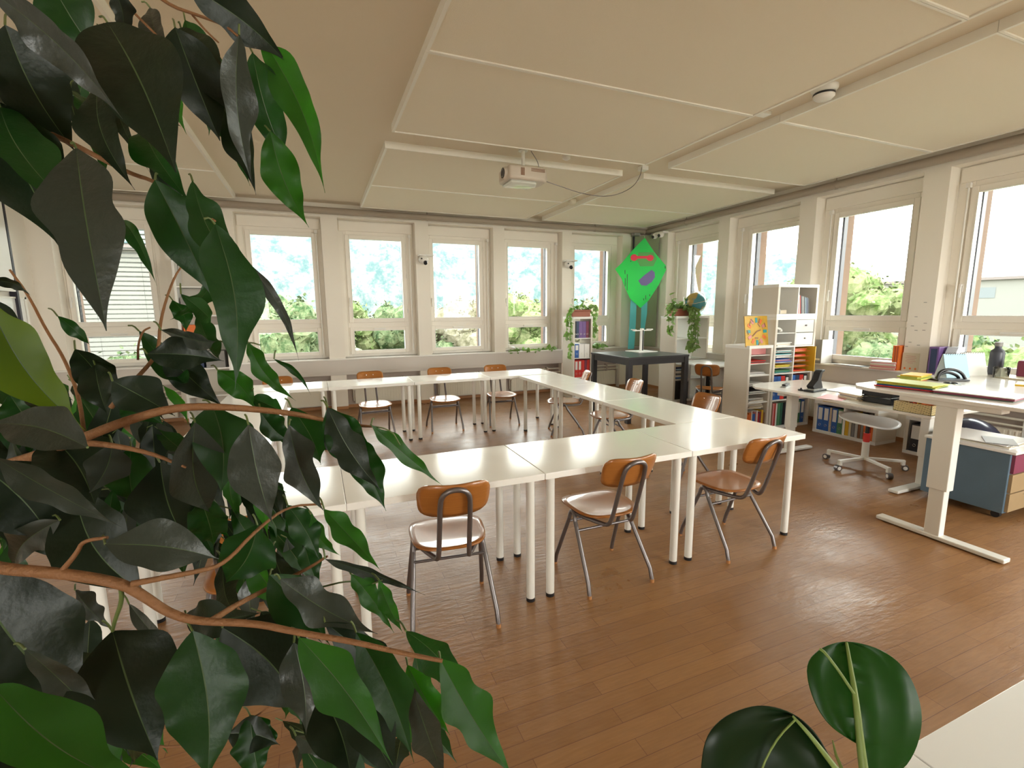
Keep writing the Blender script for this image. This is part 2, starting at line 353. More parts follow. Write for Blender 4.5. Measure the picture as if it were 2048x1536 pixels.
BN = ['the window with the slatted blind', 'the leftmost clear window', 'the window left of the left loudspeaker', 'the window between the two loudspeakers, left one', 'the window between the two loudspeakers, right one', 'the window behind the shelf with red binders']
for w_, n_ in zip(BW, BN): radiator(MATW, w_[0], w_[1], 'low cream panel radiator under '+n_)
RNm = ['the right wall window nearest the kite', 'the right wall window behind the tall cube shelf', 'the right wall window over the low binder shelf', 'the right wall window behind the standing desk']
for w_, n_ in zip(RW[:4], RNm): radiator(MATR, w_[0], w_[1], 'low cream panel radiator under '+n_)
b = MB()
for (x0, x1) in [(LX, BW[0][0])]+[(BW[i][1], BW[i+1][0]) for i in range(5)]+[(BW[5][1], WX)]: b.box(x0, x1, -.012, 0, 0, .05, MATW)
for w_ in BW: b.box(w_[0], w_[1], .118, .13, 0, .05, MATW)
struct(b.obj('baseboard_back', M['base']))
b = MB(); rr = sorted(RW)
for i in range(len(rr)):
    b.box(rr[i][0], rr[i][1], .118, .13, 0, .05, MATR)
    b.box(rr[i-1][1] if i else FY, rr[i][0], -.012, 0, 0, .05, MATR)
b.box(rr[-1][1], BY, -.012, 0, 0, .05, MATR)
struct(b.obj('baseboard_right', M['base']))
# ---- outside: hillside, lawn, trees, houses
def leafmat(name, c, c2):
    m = mat(name, c, .9); p = m.node_tree.nodes['Principled BSDF']; t = node(m, 'ShaderNodeTexCoord'); a = node(m, 'ShaderNodeTexNoise'); a.inputs['Scale'].default_value = 1.7; a.inputs['Detail'].default_value = 12; a.inputs['Roughness'].default_value = .85
    r_ = node(m, 'ShaderNodeValToRGB'); r_.color_ramp.elements[0].position = .43; r_.color_ramp.elements[1].position = .56; r_.color_ramp.elements[0].color = (*c, 1); r_.color_ramp.elements[1].color = (*c2, 1)
    link(m, t.outputs['Object'], a.inputs[0]); link(m, a.outputs['Fac'], r_.inputs[0]); link(m, r_.outputs[0], p.inputs['Base Color']); p.inputs['Specular IOR Level'].default_value = .1
    return m
M['tree1'] = leafmat('tree_foliage_green', (.016, .038, .012), (.10, .115, .06))
M['tree2'] = leafmat('tree_foliage_yellow_green', (.036, .062, .013), (.13, .138, .07))
M['tree3'] = leafmat('tree_foliage_rust', (.06, .055, .03), (.14, .125, .09))
M['hill'] = leafmat('haze_tinted_forest', (.036, .064, .066), (.12, .122, .108)); M['hill'].node_tree.nodes['Noise Texture'].inputs['Scale'].default_value = .16  # distance haze put into the bluish forest colours
M['lawn'] = mat('meadow', (.075, .08, .042), .95, var=.3, vscale=.15)
M['bark'] = mat('bark', (.08, .05, .03), .9)
g = MB(); N = 40
vs_ = [(x*20-200, y*20-100, -9 + .6*math.sin(x*.7)*math.cos(y*.9)) for x in range(N+1) for y in range(N+1)]
g.add(vs_, [(i*(N+1)+j, (i+1)*(N+1)+j, (i+1)*(N+1)+j+1, i*(N+1)+j+1) for i in range(N) for j in range(N)], True)
struct(g.obj('ground', M['lawn']))
h = MB(); rnd = random.Random(4); NX, NY = 120, 24; hv = []
for i in range(NX+1):
    for j in range(NY+1):
        a = R(-40+150*i/NX); rad = 170+40*j/NY; top = 36-30*min(1, max(0, (i/NX-.45)/.3))+4*math.sin(i*.21)+3*math.sin(i*.5+1)
        z = -9+(top+9)*math.sin(min(1, j/(NY-3))*PI/2)+rnd.uniform(-1.6, 1.6)*(j > 1)
        hv.append((rad*math.sin(a), rad*math.cos(a), z))
h.add(hv, [(i*(NY+1)+j, i*(NY+1)+j+1, (i+1)*(NY+1)+j+1, (i+1)*(NY+1)+j) for i in range(NX) for j in range(NY)], True)
struct(h.obj('hillside', M['hill']))
def tree(x, y, zb, h_, r, m_, label, seed):
    rn = random.Random(seed); t = thing('tree', label, 'tree', (x, y, zb), 0, 'trees outside the windows')
    MB().tube([(0, 0, 0), (.1, 0, h_*.3), (0, .1, h_*.6)], [.25, .2, .12], 8).obj('trunk', M['bark'], t)
    f = MB()
    for k in range(34):
        a = rn.uniform(0, 2*PI); rr_ = r*rn.uniform(.1, .78); z = h_*rn.uniform(.45, .9); q = r*rn.uniform(.2, .36)
        k0 = len(f.v); f.sphere((rr_*math.cos(a), rr_*math.sin(a), z), q, 16, (1, 1, rn.uniform(.7, 1.)))
        for i_ in range(k0, len(f.v)): v_ = f.v[i_]; f.v[i_] = (v_[0]+rn.uniform(-.07, .07), v_[1]+rn.uniform(-.07, .07), v_[2]+rn.uniform(-.08, .08))
    f.sm = [False]*len(f.sm); nb0 = len(f.v)
    rn2 = random.Random(seed+1)
    for k in range(5200):                                   # leaf clumps on the crown surface
        base = f.v[rn2.randrange(0, nb0)]; p = Vector(base)+Vector([rn2.uniform(-.22, .22) for _ in range(3)])
        d1 = Vector([rn2.uniform(-1, 1) for _ in range(3)]).normalized()*.13; d2 = Vector([rn2.uniform(-1, 1) for _ in range(3)]).normalized()*.1
        f.add([p, p+d1, p+d1+d2, p+d2], [(0, 1, 2, 3)])
    f.obj('crown', m_, t)
tr = [(-7.5, 20, -9, 9.6, 3, 'tree1', 'bushy green tree beyond the window with the slatted blind'), (-1.4, 22, -9, 12.6, 2.6, 'tree1', 'dark green tree at the left side of the leftmost clear window'), (1.5, 26, -9, 12.0, 2.4, 'tree2', 'yellow green tree at the right side of the leftmost clear window'),
      (4.6, 25, -9, 11.6, 2.9, 'tree1', 'green tree low in the second clear window'), (8.1, 27, -9, 11.9, 2.9, 'tree3', 'pale brownish tree low in the third clear window'),
      (11.7, 26, -9, 12.1, 2.8, 'tree2', 'pale green tree in the window left of the right loudspeaker'), (16.2, 27, -9, 12, 3.2, 'tree3', 'pale tree in the window beside the kite'),
      (20, 12.6, -9, 13.1, 2.6, 'tree2', 'leafy tree in the right wall window beside the tall shelf'), (18.5, 9.6, -9, 10.4, 2.8, 'tree1', 'low bush tree at the bottom of the right wall window by the orange binder'),
      (20, 6.3, -9, 10.2, 2.9, 'tree2', 'low tree behind the desktop calendars at the far right'), (27, 2.5, -9, 9.6, 3., 'tree2', 'tree beyond the rightmost window edge')]
for i, (x, y, zb, h_, r, m_, l_) in enumerate(tr): tree(x, y, zb, h_, r, M[m_], l_, 30+i)
M['house'] = mat('pale_house_render', (.10, .098, .088), .9); M['hroof'] = mat('house_roof', (.085, .07, .065), .9); M['hwin'] = mat('house_window', (.05, .06, .065), .4)
def house(x, y, z, wx, wy, hh, rz, label, n=4):
    t = thing('house', label, 'building', (x, y, z), rz, 'houses outside'); MB().box(-wx/2, wx/2, -wy/2, wy/2, 0, hh).obj('facade', M['house'], t)
    MB().box(-wx/2-.4, wx/2+.4, -wy/2-.4, wy/2+.4, hh, hh+.35).obj('roof', M['hroof'], t)
    for i in range(n):
        X = -wx/2+(i+.5)*wx/n
        MB().box(X-.7, X+.7, -wy/2-.05, -wy/2+.1, hh-2.2, hh-.9).obj('window_band', M['hwin'], t)
house(82, 32, -9, 26, 8, 14.0, R(-72), 'long white flat roofed house seen in the rightmost window', 6)
house(-12, 40, -9, 11, 8, 14.5, 0, 'pale house behind the slatted blind', 3)
house(75, 62, -9, 9, 8, 10.4, R(-45), 'pale distant house beyond the right wall window next to the tall shelf', 3)
# diagonal green board across the corner
gb = thing('pin_board', 'tall dull green board standing across the far corner behind the kite', 'board', (0, 0, 0))
M['gboard'] = mat('dull_green_board', (.24, .27, .17), .7)
def quadwall(b, p, q, th, z0, z1):
    p, q = Vector((*p, 0)), Vector((*q, 0)); n = (q-p).cross(Vector((0, 0, 1))).normalized()*th
    P4 = [(p.x, p.y), (q.x, q.y), (q.x+n.x, q.y+n.y), (p.x+n.x, p.y+n.y)]
    return b.prism(P4, z0, z1)
quadwall(MB(), (6.1, 8.31), (6.44, 7.9), .02, .87, 3.1).obj('board', M['gboard'], gb)
quadwall(MB(), (6.10, 8.29), (6.12, 8.266), .028, .87, 3.1).obj('frame_post', M['rail'], gb)
# left wall boards
wb = thing('whiteboard', 'glossy white board on the left wall mirroring the blind', 'whiteboard', (0, 0, 0))
M['gloss'] = mat('enamel_board', (.82, .82, .80), .06, spec=.7)
MB().box(LX+.02, LX+.05, 5.4, 7.95, .75, 1.82).obj('board_face', M['gloss'], wb); MB().box(LX+.02, LX+.13, 5.4, 7.95, .71, .75).obj('pen_tray', M['steelw'], wb)
f = MB(); f.box(LX+.02, LX+.06, 7.93, 7.97, .75, 1.84); f.box(LX+.02, LX+.06, 5.4, 7.97, 1.82, 1.84); f.obj('board_frame', M['steelw'], wb)
ps = thing('projection_board', 'matte white board raised above the glossy board on the left wall', 'whiteboard', (0, 0, 0))
MB().box(LX+.06, LX+.09, 5.0, 7.7, 1.9, 3.1).obj('board_face', M['sillw'], ps); MB().box(LX+.01, LX+.08, 7.74, 7.78, .75, 3.15).obj('guide_rail', M['rail'], ps)
tag(MB().sphere((0, 0, 0), .05, 12, (.35, .8, 1.3)).obj('board_cloth', mat('teal_cloth', (.02, .35, .28), .9)), 'teal cleaning cloth hanging at the left whiteboard', 'cloth').location = (LX+.16, 7.6, .98)
for k in range(2):
    s = MB().box(-.03, .03, -.008, 0, -.035, .035).obj('wall_socket', M['sillw'])
    tag(s, 'small white wall socket with dark holes beside the blind window, %s one' % ('upper', 'lower')[k], 'socket'); s.location = (-1.86+.0, BY, 1.02-.1*k)
# ================================================================== TABLES
def make_table(L_, Wd, label):
    t = thing('table', label, 'table', (0, 0, 0), 0, 'white tables pushed together in a ring')
    MB().box(-L_/2+.001, L_/2-.001, -Wd/2+.001, Wd/2-.001, .715, .75).obj('tabletop', M['top'], t, bevel=.0025)
    for sx_ in (-1, 1):
        for sy_ in (-1, 1):
            x, y = sx_*(L_/2-.06), sy_*(Wd/2-.06)
            l = MB().cyl((x, y, .012), (x, y, .705), .0235, n=20).obj('leg', M['steelw'], t)
            MB().cyl((x, y, 0), (x, y, .02), .0245, .0245, n=16).obj('foot_cap', M['black'], l)
            MB().box(x-.035, x+.035, y-.035, y+.035, .705, .715).obj('mounting_plate', M['steelw'], l)
    return t
t0 = make_table(1.0, .6, 'white table in the near row, leftmost one behind the ficus leaves')
t0.location = (-.43, 2.461, 0)
NR = 'white table in the near row '
dup(t0, (.57, 2.461, 0), 0, NR+'with the chair nearest the camera at it')
dup(t0, (1.572, 2.461, 0), 0, NR+'with the middle visible chair at it')
dup(t0, (2.574, 2.461, 0), 0, NR+'forming the near right corner of the ring')
for i, n_ in enumerate(['touching the near row', 'in the middle of it', 'touching the far row']):
    dup(t0, (2.774, 3.265+1.008*i, 0), PI/2, 'white table in the right side of the ring, one '+n_)
    dup(t0, (-.63, 3.265+1.008*i, 0), PI/2, 'white table on the leaf-hidden left side, one '+n_)
for i, n_ in enumerate(['leftmost one hidden by leaves', 'second from the left', 'third from the left', 'forming the far right corner of the ring']):
    dup(t0, (-.43+1.003*i, 6.13, 0), 0, 'white table in the far row, '+n_)
nt_ = thing('desk', 'corner of a white desk at the bottom right edge in the foreground', 'desk', (1.95, .055, 0))
MB().box(-.94, .95, -.39, .40, .725, .752).obj('tabletop', M['white'], nt_, bevel=.002); MB().box(-.985, -.943, -.39, .40, .72, .752).obj('edge_strip', M['white'], nt_, bevel=.002)
for x in (-.88, .88):
    for y in (-.33, .33): MB().cyl((x, y, 0), (x, y, .725), .022).obj('leg', M['steelw'], nt_)
# ================================================================== CHAIRS
def make_chair(label):
    t = thing('school_chair', label, 'chair', (0, 0, 0), 0, 'plywood school chairs around the tables')
    # seat: moulded plywood
    NXs, NYs = 14, 14; top = []; 
    def sp(u, v):
        # superellipse outline, u,v in -1..1
        k = (abs(u)**3.2+abs(v)**3.2)**(1/3.2); m_ = max(abs(u), abs(v)); s_ = (m_/k) if k > 1e-6 else 1
        uu, vv = u*s_, v*s_; x = uu*(.198+.012*vv); y = .035+vv*.205
        z = .437-.012*(1-uu*uu)*(1-vv*vv)+.006*uu*uu-.03*max(0, vv-.55)**1.3+.012*max(0, -vv-.5)
        return Vector((x, y, z))
    vs_ = []; 
    for i in range(NXs+1):
        for j in range(NYs+1): vs_.append(sp(-1+2*i/NXs, -1+2*j/NYs))
    q = MB(); n1 = NYs+1
    fs = [(i*n1+j, (i+1)*n1+j, (i+1)*n1+j+1, i*n1+j+1) for i in range(NXs) for j in range(NYs)]
    q.add(vs_, fs, True); s_ = q.obj('seat', M['ply'], t); md = s_.modifiers.new('thick', 'SOLIDIFY'); md.thickness = .010; md.offset = -1
    # backrest
    vs_ = []; NX, NZ = 16, 8
    for i in range(NX+1):
        for j in range(NZ+1):
            u, v = -1+2*i/NX, -1+2*j/NZ; k = (abs(u)**4+abs(v)**4)**.25; m_ = max(abs(u), abs(v)); s = (m_/k) if k > 1e-6 else 1
            u, v = u*s, v*s; x = u*(.168+.006*v); z = .738+v*.088+.014*u*u*(v > 0)*v; y = -.285+.045*u*u-.035*v
            vs_.append((x, y, z))
    n1 = NZ+1; q = MB().add(vs_, [(i*n1+j, (i+1)*n1+j, (i+1)*n1+j+1, i*n1+j+1) for i in range(NX) for j in range(NZ)], True)
    bk = q.obj('backrest', M['ply'], t); md = bk.modifiers.new('thick', 'SOLIDIFY'); md.thickness = .010; md.offset = 1
    q = MB()
    for x in (-.045, .045): q.sphere((x, -.274, .78), .008, 8, (1, .5, 1))
    q.obj('rivet', M['chrome'], bk)
    r = .0125
    # back loop: from the side frames under the seat, up behind the backrest
    pts = [(-.185, .05, .405), (-.15, -.04, .40), (-.09, -.15, .392), (-.078, -.185, .40), (-.074, -.21, .44), (-.072, -.262, .60), (-.07, -.305, .74), (-.06, -.318, .775), (-.035, -.328, .798), (0, -.331, .805)]
    pts = pts+[(-x, y, z) for x, y, z in reversed(pts[:-1])]
    MB().tube(smooth(pts, 2), r, 10).obj('back_loop', M['tube'], t)
    for s in (-1, 1):
        pts = [(s*.186, .07, .36), (s*.183, .065, .395), (s*.182, .04, .418), (s*.183, .012, .395), (s*.186, 0, .36)]
        MB().tube(smooth(pts, 2), r, 10).obj('side_bend', M['tube'], t)
        l = MB().tube([(s*.186, .07, .36), (s*.212, .185, .07), (s*.214, .20, .012)], r, 10).obj('leg', M['tube'], t)
        MB().cyl((s*.214, .20, 0), (s*.214, .20, .02), .0125).obj('foot_plug', M['foot'], l)
        l = MB().tube([(s*.186, 0, .36), (s*.213, -.20, .08), (s*.216, -.22, .012)], r, 10).obj('leg', M['tube'], t)
        MB().cyl((s*.216, -.22, 0), (s*.216, -.22, .02), .0125).obj('foot_plug', M['foot'], l)
    MB().cyl((-.19, -.035, .32), (.19, -.035, .32), .008, n=8).obj('stretcher', M['tube'], t)
    MB().cyl((-.19, .085, .33), (.19, .085, .33), .008, n=8).obj('stretcher', M['tube'], t)
    return t
def smooth(pts, it=2, closed=False):
    pts = [Vector(p) for p in pts]
    for _ in range(it):
        o = [] if closed else [pts[0]]
        for i in range(len(pts) if closed else len(pts)-1):
            a, b = pts[i], pts[(i+1) % len(pts)]; o += [a*.75+b*.25, a*.25+b*.75]
        if not closed: o.append(pts[-1])
        pts = o
    return pts
c0 = make_chair('plywood chair at the near row, first one right of the ficus, seen from behind'); c0.location = (.575, 2.32, 0); c0.rotation_euler = (0, 0, R(-7))
dup(c0, (1.535, 2.32, 0), R(0), 'plywood chair at the near row, middle one of the three in plain view')
dup(c0, (2.545, 2.31, 0), R(2), 'plywood chair at the near row, right one at the near right corner table')
dup(c0, (-.34, 2.32, 0), R(-3), 'plywood chair at the near row, mostly hidden behind ficus leaves')
PF = 'plywood chair behind the far row, '
dup(c0, (-.5, 6.26, 0), PI, PF+'leftmost behind leaves')
dup(c0, (.63, 6.30, 0), PI+R(3), PF+'second from the left')
dup(c0, (1.56, 6.30, 0), PI-R(2), PF+'third from the left')
dup(c0, (2.39, 6.28, 0), PI+R(-4), PF+'rightmost in front of the radiator')
PR = 'plywood chair on the ring\'s right side, '
dup(c0, (2.98, 5.42, 0), R(68), PR+'farthest one, turned at an angle')
dup(c0, (3.06, 4.45, 0), R(80), PR+'middle one')
dup(c0, (3.06, 3.34, 0), R(86), PR+'nearest one before the white shelf')
hc = dup(c0, (5.44, 5.40, 0), R(-55), 'plywood chair at the small wall desk between the two white shelves')
hc['group'] = 'chair at the wall desk'
# ================================================================== BLACK HIGH TABLE
bt = thing('high_table', 'black square high table beyond the right side of the ring', 'table', (4.55, 5.97, 0))
MB().box(-.54, .54, -.5, .5, .925, .955).obj('tabletop', M['blackwood'], bt, bevel=.003)
a = MB()
for s in (-1, 1): a.box(-.5, .5, s*.47-.012, s*.47+.012, .84, .925); a.box(s*.51-.012, s*.51+.012, -.46, .46, .84, .925)
a.obj('apron', M['blackwood'], bt)
for sx_ in (-1, 1):
    for sy_ in (-1, 1): MB().box(sx_*.50-.035, sx_*.50+.035, sy_*.46-.035, sy_*.46+.035, 0, .925).obj('leg', M['blackwood'], bt, bevel=.003)
st = thing('display_stand', 'white stand with crossbar and square base on the black high table', 'stand', (4.78, 6.2, .9555))
MB().box(-.18, .18, -.18, .18, 0, .012).obj('base_plate', M['sillw'], st, bevel=.004); MB().box(-.022, .022, -.022, .022, .012, .37).obj('post', M['sillw'], st)
MB().box(-.006, .018, -.0235, -.021, .02, .34).obj('cable_slot', M['black'], st)
a = MB(); a.box(-.17, .17, -.02, .02, .33, .345); a.box(-.17, -.15, -.06, .06, .345, .36); a.box(.13, .17, -.06, .06, .345, .36); a.obj('crossbar', M['sillw'], st)
# ================================================================== SHELVES
def shelf(label, x, y, cols, rows, z0=0, Wd=None, back=False, group='white cube shelves', rz=0, depth=.39, name='cube_shelf'):
    Wd = Wd or (.41 if cols == 1 else .77); th = .038; ch = .345; Ht = rows*ch+(rows-1)*.016+2*th
    t = thing(name, label, 'shelf', (x, y, z0), rz, group)
    f = MB().m(0).box(0, Wd, 0, depth, Ht-th, Ht).box(0, Wd, 0, depth, 0, th).m(1).box(0, th, 0, depth, th, Ht-th).box(Wd-th, Wd, 0, depth, th, Ht-th)
    f.obj('frame', [M['whiteg'], M['shelfside']], t, bevel=.002)
    cw = (Wd-2*th-(cols-1)*.016)/cols
    for c in range(1, cols):
        X = th+c*cw+(c-1)*.016; MB().box(X, X+.016, .002, depth, th, Ht-th).obj('divider', M['whiteg'], t)
    for r_ in range(1, rows):
        Z = th+r_*ch+(r_-1)*.016
        for c in range(cols):
            X = th+c*(cw+.016); MB().box(X, X+cw, .002, depth, Z, Z+.016).obj('shelf_board', M['whiteg'], t)
    if back: MB().box(th, Wd-th, depth-.006, depth-.001, th, Ht-th).obj('back_panel', M['shelfside'], t)
    def cell(c, r_): return (th+c*(cw+.016), th+r_*(ch+.016), cw, ch)     # r_ from the bottom
    return t, cell, Ht
def wpt(t, x, y, z): return t.location+Vector((x*math.cos(t.rotation_euler[2])-y*math.sin(t.rotation_euler[2]), x*math.sin(t.rotation_euler[2])+y*math.cos(t.rotation_euler[2]), z))
ORD = ['first', 'second', 'third', 'fourth', 'fifth', 'sixth', 'seventh', 'eighth', 'ninth', 'tenth', 'eleventh', 'twelfth']
def binder(t, x, y, z, col, label, w_=.07, h_=.315, d_=.28, lab=True, grp=None, lean=0):
    o = thing('ring_binder', label, 'binder', wpt(t, x, y, z), t.rotation_euler[2], grp)
    o.rotation_euler[1] = lean
    MB().box(.001, w_-.001, .0, d_, 0, h_).obj('cover', K(col), o, bevel=.002)
    if lab: MB().box(.012, w_-.012, -.001, .001, .14, h_-.02).obj('spine_label', K('white'), o)
    r_ = MB().tube([Vector((w_/2+.014*math.cos(a), -.001, .07+.014*math.sin(a))) for a in [2*PI*i/12 for i in range(12)]], .0025, 6, closed=True); r_.obj('finger_ring', M['chrome'], o)
    return o
def book(t, x, y, z, col, label, w_=.02, h_=.24, d_=.18, grp=None, lean=0, name='book', cat='book'):
    o = MB().m(0).box(0, w_, 0, .002, 0, h_).box(0, .002, 0, d_, 0, h_).box(w_-.002, w_, 0, d_, 0, h_).m(1).box(.002, w_-.002, .002, d_-.004, .003, h_-.003).obj(name, [K(col), K('cream')])
    o.location = wpt(t, x, y, z); o.rotation_euler = (0, lean, t.rotation_euler[2]); return tag(o, label, cat, grp)
def sheet(x, y, z, w_, d_, rz, col, label, h_=.002, name='paper', cat='paper', grp=None):
    o = MB().box(-w_/2, w_/2, -d_/2, d_/2, 0, h_).obj(name, K(col)); o.location = (x, y, z); o.rotation_euler = (0, 0, rz); return tag(o, label, cat, grp)
def pile(x, y, z, w_, d_, rz, cols, label, th=.008, name='paper_pile', cat='papers', seed=1, grp=None):
    rn = random.Random(seed); t = thing(name, label, cat, (x, y, z), rz, grp); zz = 0
    for c in cols:
        o = MB().box(-w_/2, w_/2, -d_/2, d_/2, zz, zz+th-.0006).obj('sheet_bundle', K(c), t); o.location = (rn.uniform(-.012, .012), rn.uniform(-.012, .012), 0); o.rotation_euler = (0, 0, rn.uniform(-.09, .09)); zz += th
    return t
S1, c1, h1 = shelf('white one-column cube shelf with red and white binders left of the black high table', 4.27, 7.5, 1, 4)
S2, c2, h2 = shelf('white two-column cube shelf under the globe, right of the kite', 5.72, 6.5, 2, 4, Wd=.745)
T2, c3, h3 = shelf('white low one-column cube shelf with the taupe side panel in front of the tall shelf', 5.09, 4.42, 1, 3, Wd=.425, back=True)
T1, c4, h4 = shelf('tall white two-column cube shelf with drawers beside the clock board', 5.53, 4.42, 2, 4, back=True)
T0, c5, h5 = shelf('small white two-cell cube unit standing on top of the tall shelf', 5.53, 4.42, 2, 1, z0=h4+.001, back=True)
LB, c6, h6 = shelf('low white cube unit with blue binders on the floor under the right windows', 6.0, 4.14, 2, 1, rz=-PI/2, back=True)
WBx, c7, h7 = shelf('narrow white box unit holding one black binder beside the blue drawer cabinet', 6.0, 3.09, 1, 1, Wd=.30, rz=-PI/2)
# S1
x, z, cw, ch = c1(0, 3)
for i, (c, w_) in enumerate([('black', .04), ('navy', .05), ('purple', .08), ('purple', .07), ('maroon', .06)]): binder(S1, x+.01+sum([.04, .05, .08, .07, .06][:i]), .03, z+.001, c, '%s ring binder, %s from the left, top row of shelf by black table' % (c, ORD[i]), w_=w_, h_=.3, lab=False, grp='binders on the top row left of the black table')
x, z, cw, ch = c1(0, 2)
for i, (c, w_) in enumerate([('blue', .08), ('white', .11), ('white', .11)]): binder(S1, x+.01+[0, .085, .2][i], .01, z+.001, c, '%s file box, %s from the left, second row of shelf by black table' % (c, ORD[i]), w_=w_, h_=.25, lab=(c == 'blue'), grp='file boxes on the second row left of the black table')
x, z, cw, ch = c1(0, 1)
for i, (c, w_) in enumerate([('red', .07), ('red', .07), ('red', .06), ('maroon', .05), ('red', .06)]): binder(S1, x+.01+[0, .072, .144, .206, .258][i], .01, z+.001, c, '%s ring binder, %s from the left, third row of shelf by black table' % (c, ORD[i]), w_=w_, lab=i < 2, grp='red binders left of the black table')
x, z, cw, ch = c1(0, 0)
tag(rbox(.3, .3, .31, 'storage_box', M['black'], None, None, bevel=.01), 'black storage box in the bottom cell of the shelf left of the black table', 'box').location = wpt(S1, .205, .2, z+.001)  # plain black block filling the dark bottom cell
# S2
x, z, cw, ch = c2(0, 1)
for k, c in enumerate(['grey', 'blue', 'white', 'navy', 'grey', 'white', 'black', 'lightblue', 'navy', 'beige']):
    o = sheet(0, 0, 0, .25, .3, 0, c, 'magazine in the pile under the hanging vines, %s from the bottom' % ORD[k], .012+.012*(k % 3), 'magazine', 'magazine', 'magazines on the shelf under the globe'); o.location = wpt(S2, x+cw/2+.008*math.sin(k*2), .17, z+.001+sum(.0125+.012*(j % 3) for j in range(k)))
x, z, cw, ch = c2(0, 0); o = rbox(cw-.03, .33, .31, 'storage_box', M['black'], 'black storage box at the bottom of the shelf under the globe', 'box', bevel=.01); o.location = wpt(S2, x+cw/2, .18, z+.001)  # black block takes up the dark cell
MB().tube([(-.02, -.17, .2), (-.01, -.178, .2), (.02, -.178, .206), (.03, -.17, .207)], .004, 6).obj('box_highlight', M['chrome'], o)  # bright bar shaped for the highlight on the block
# T2
x, z, cw, ch = c3(0, 2)
o = rbox(cw-.04, .28, .12, 'storage_box', K('pink'), 'pink box in the top cell of the low taupe sided shelf', 'box'); o.location = wpt(T2, x+cw/2, .2, z+.16)
for zz in (.1, .21): 
    b_ = MB().box(x, x+cw, .01, .38, z+zz+.04, z+zz+.048).obj('insert_shelf', M['whiteg'], T2)
o.location.z = z+.262
o.scale = (1, 1, .65)
pile(*wpt(T2, x+cw/2, .17, z+.149), .26, .28, 0, ['red', 'black', 'red'], 'red folders on the insert shelf below the pink box', .012, 'folder_pile', 'folders')
pile(*wpt(T2, x+cw/2, .17, z+.001), .27, .28, 0, ['white', 'grey', 'white'], 'white papers at the bottom of the top cell of the low shelf', .01, seed=3)
x, z, cw, ch = c3(0, 1)
for zz in (.11, .22): MB().box(x, x+cw, .01, .38, z+zz, z+zz+.008).obj('insert_shelf', M['whiteg'], T2)
for k, (zz, cs) in enumerate([(.001, ['white', 'beige', 'grey', 'white']), (.119, ['black', 'white', 'black']), (.229, ['grey', 'white'])]): pile(*wpt(T2, x+cw/2, .17, z+zz), .27, .28, 0, cs, 'papers on the %s tray of the middle cell in the low taupe sided shelf' % ['lowest', 'middle', 'upper'][k], .011, seed=k+5)
x, z, cw, ch = c3(0, 0)
xs = .008
for i, (c, w_) in enumerate([('orange', .045), ('orange', .04), ('white', .02), ('blue', .05), ('pink', .02), ('white', .025), ('red', .02), ('maroon', .04), ('yellow', .035), ('brown', .03)]):
    book(T2, x+xs, .02, z+.001, c, '%s upright book, %s from the left in the bottom cell of the low shelf' % (c, ORD[i]), w_, .2+.02*(i % 3), .2, 'books in the bottom cell of the low shelf'); xs += w_+.001
pile(*wpt(T2, x+cw/2, .14, z+.262), .26, .2, 0, ['white', 'cream', 'beige', 'white', 'cream'], 'pile of newspapers lying on the books in the low shelf', .014, 'newspaper_pile', seed=8)
# T1 row 3 (top): papers left, drawers right
x, z, cw, ch = c4(0, 3); MB().box(x, x+cw, .01, .38, z+.165, z+.175).obj('insert_shelf', M['whiteg'], T1)
pile(*wpt(T1, x+cw/2, .17, z+.001), .27, .28, 0, ['white', 'cream', 'white', 'white'], 'white paper pile in the upper left cell of the tall shelf', .012, seed=11)
o = MB().tube(smooth([(-.07, 0, .015), (-.03, .01, .05), (.02, 0, .055), (.05, -.02, .03), (.03, -.03, .012)], 2), [.012]*0 or .016, 8).obj('tape_roll', M['sillw']); o.location = wpt(T1, x+.12, .1, z+.178); tag(o, 'small white crumpled roll in the upper left cell of the tall shelf', 'roll')
x, z, cw, ch = c4(1, 3)
for k in range(2):
    dd = MB().box(x+.004, x+cw-.004, .004, .36, z+.004+k*.172, z+.168+k*.172).obj('drawer', M['whiteg'], T1, bevel=.003)
    MB().cyl((x+cw/2, .004, z+.095+k*.172), (x+cw/2, -.014, z+.095+k*.172), .009, .012, 12).obj('knob', M['tube'], dd)
# row 2: sorters
for c, cs in ((0, [['teal', 'green', 'green'], ['yellow', 'lime', 'yellow'], ['blue', 'purple', 'pink', 'blue'], ['white', 'grey', 'white', 'teal'], ['teal', 'white']]), (1, [['orange', 'red'], ['orange', 'brown'], ['grey', 'orange'], ['orange', 'red'], ['orange', 'red', 'orange']])):
    x, z, cw, ch = c4(c, 2)
    for k in range(5):
        if k: MB().box(x, x+cw, .01, .38, z+k*.069, z+k*.069+.005).obj('insert_shelf', K('white') if c == 0 else K('orange'), T1)
        pile(*wpt(T1, x+cw/2-(.03 if c else 0), .16, z+k*.069+.006), cw-(.11 if c else .05), .27, 0, cs[k], '%s papers, %s tray from the bottom of the %s paper sorter' % ('-'.join(dict.fromkeys(cs[k])), ORD[k], ['left', 'right'][c]), .011, seed=20+k+10*c)
x, z, cw, ch = c4(1, 2); o = MB().box(0, .012, 0, .30, 0, .34).obj('folder', K('yellow')); o.location = wpt(T1, x+cw-.02, -.06, z+.002); tag(o, 'yellow folder panel sticking out of the tall shelf at its right', 'folder')
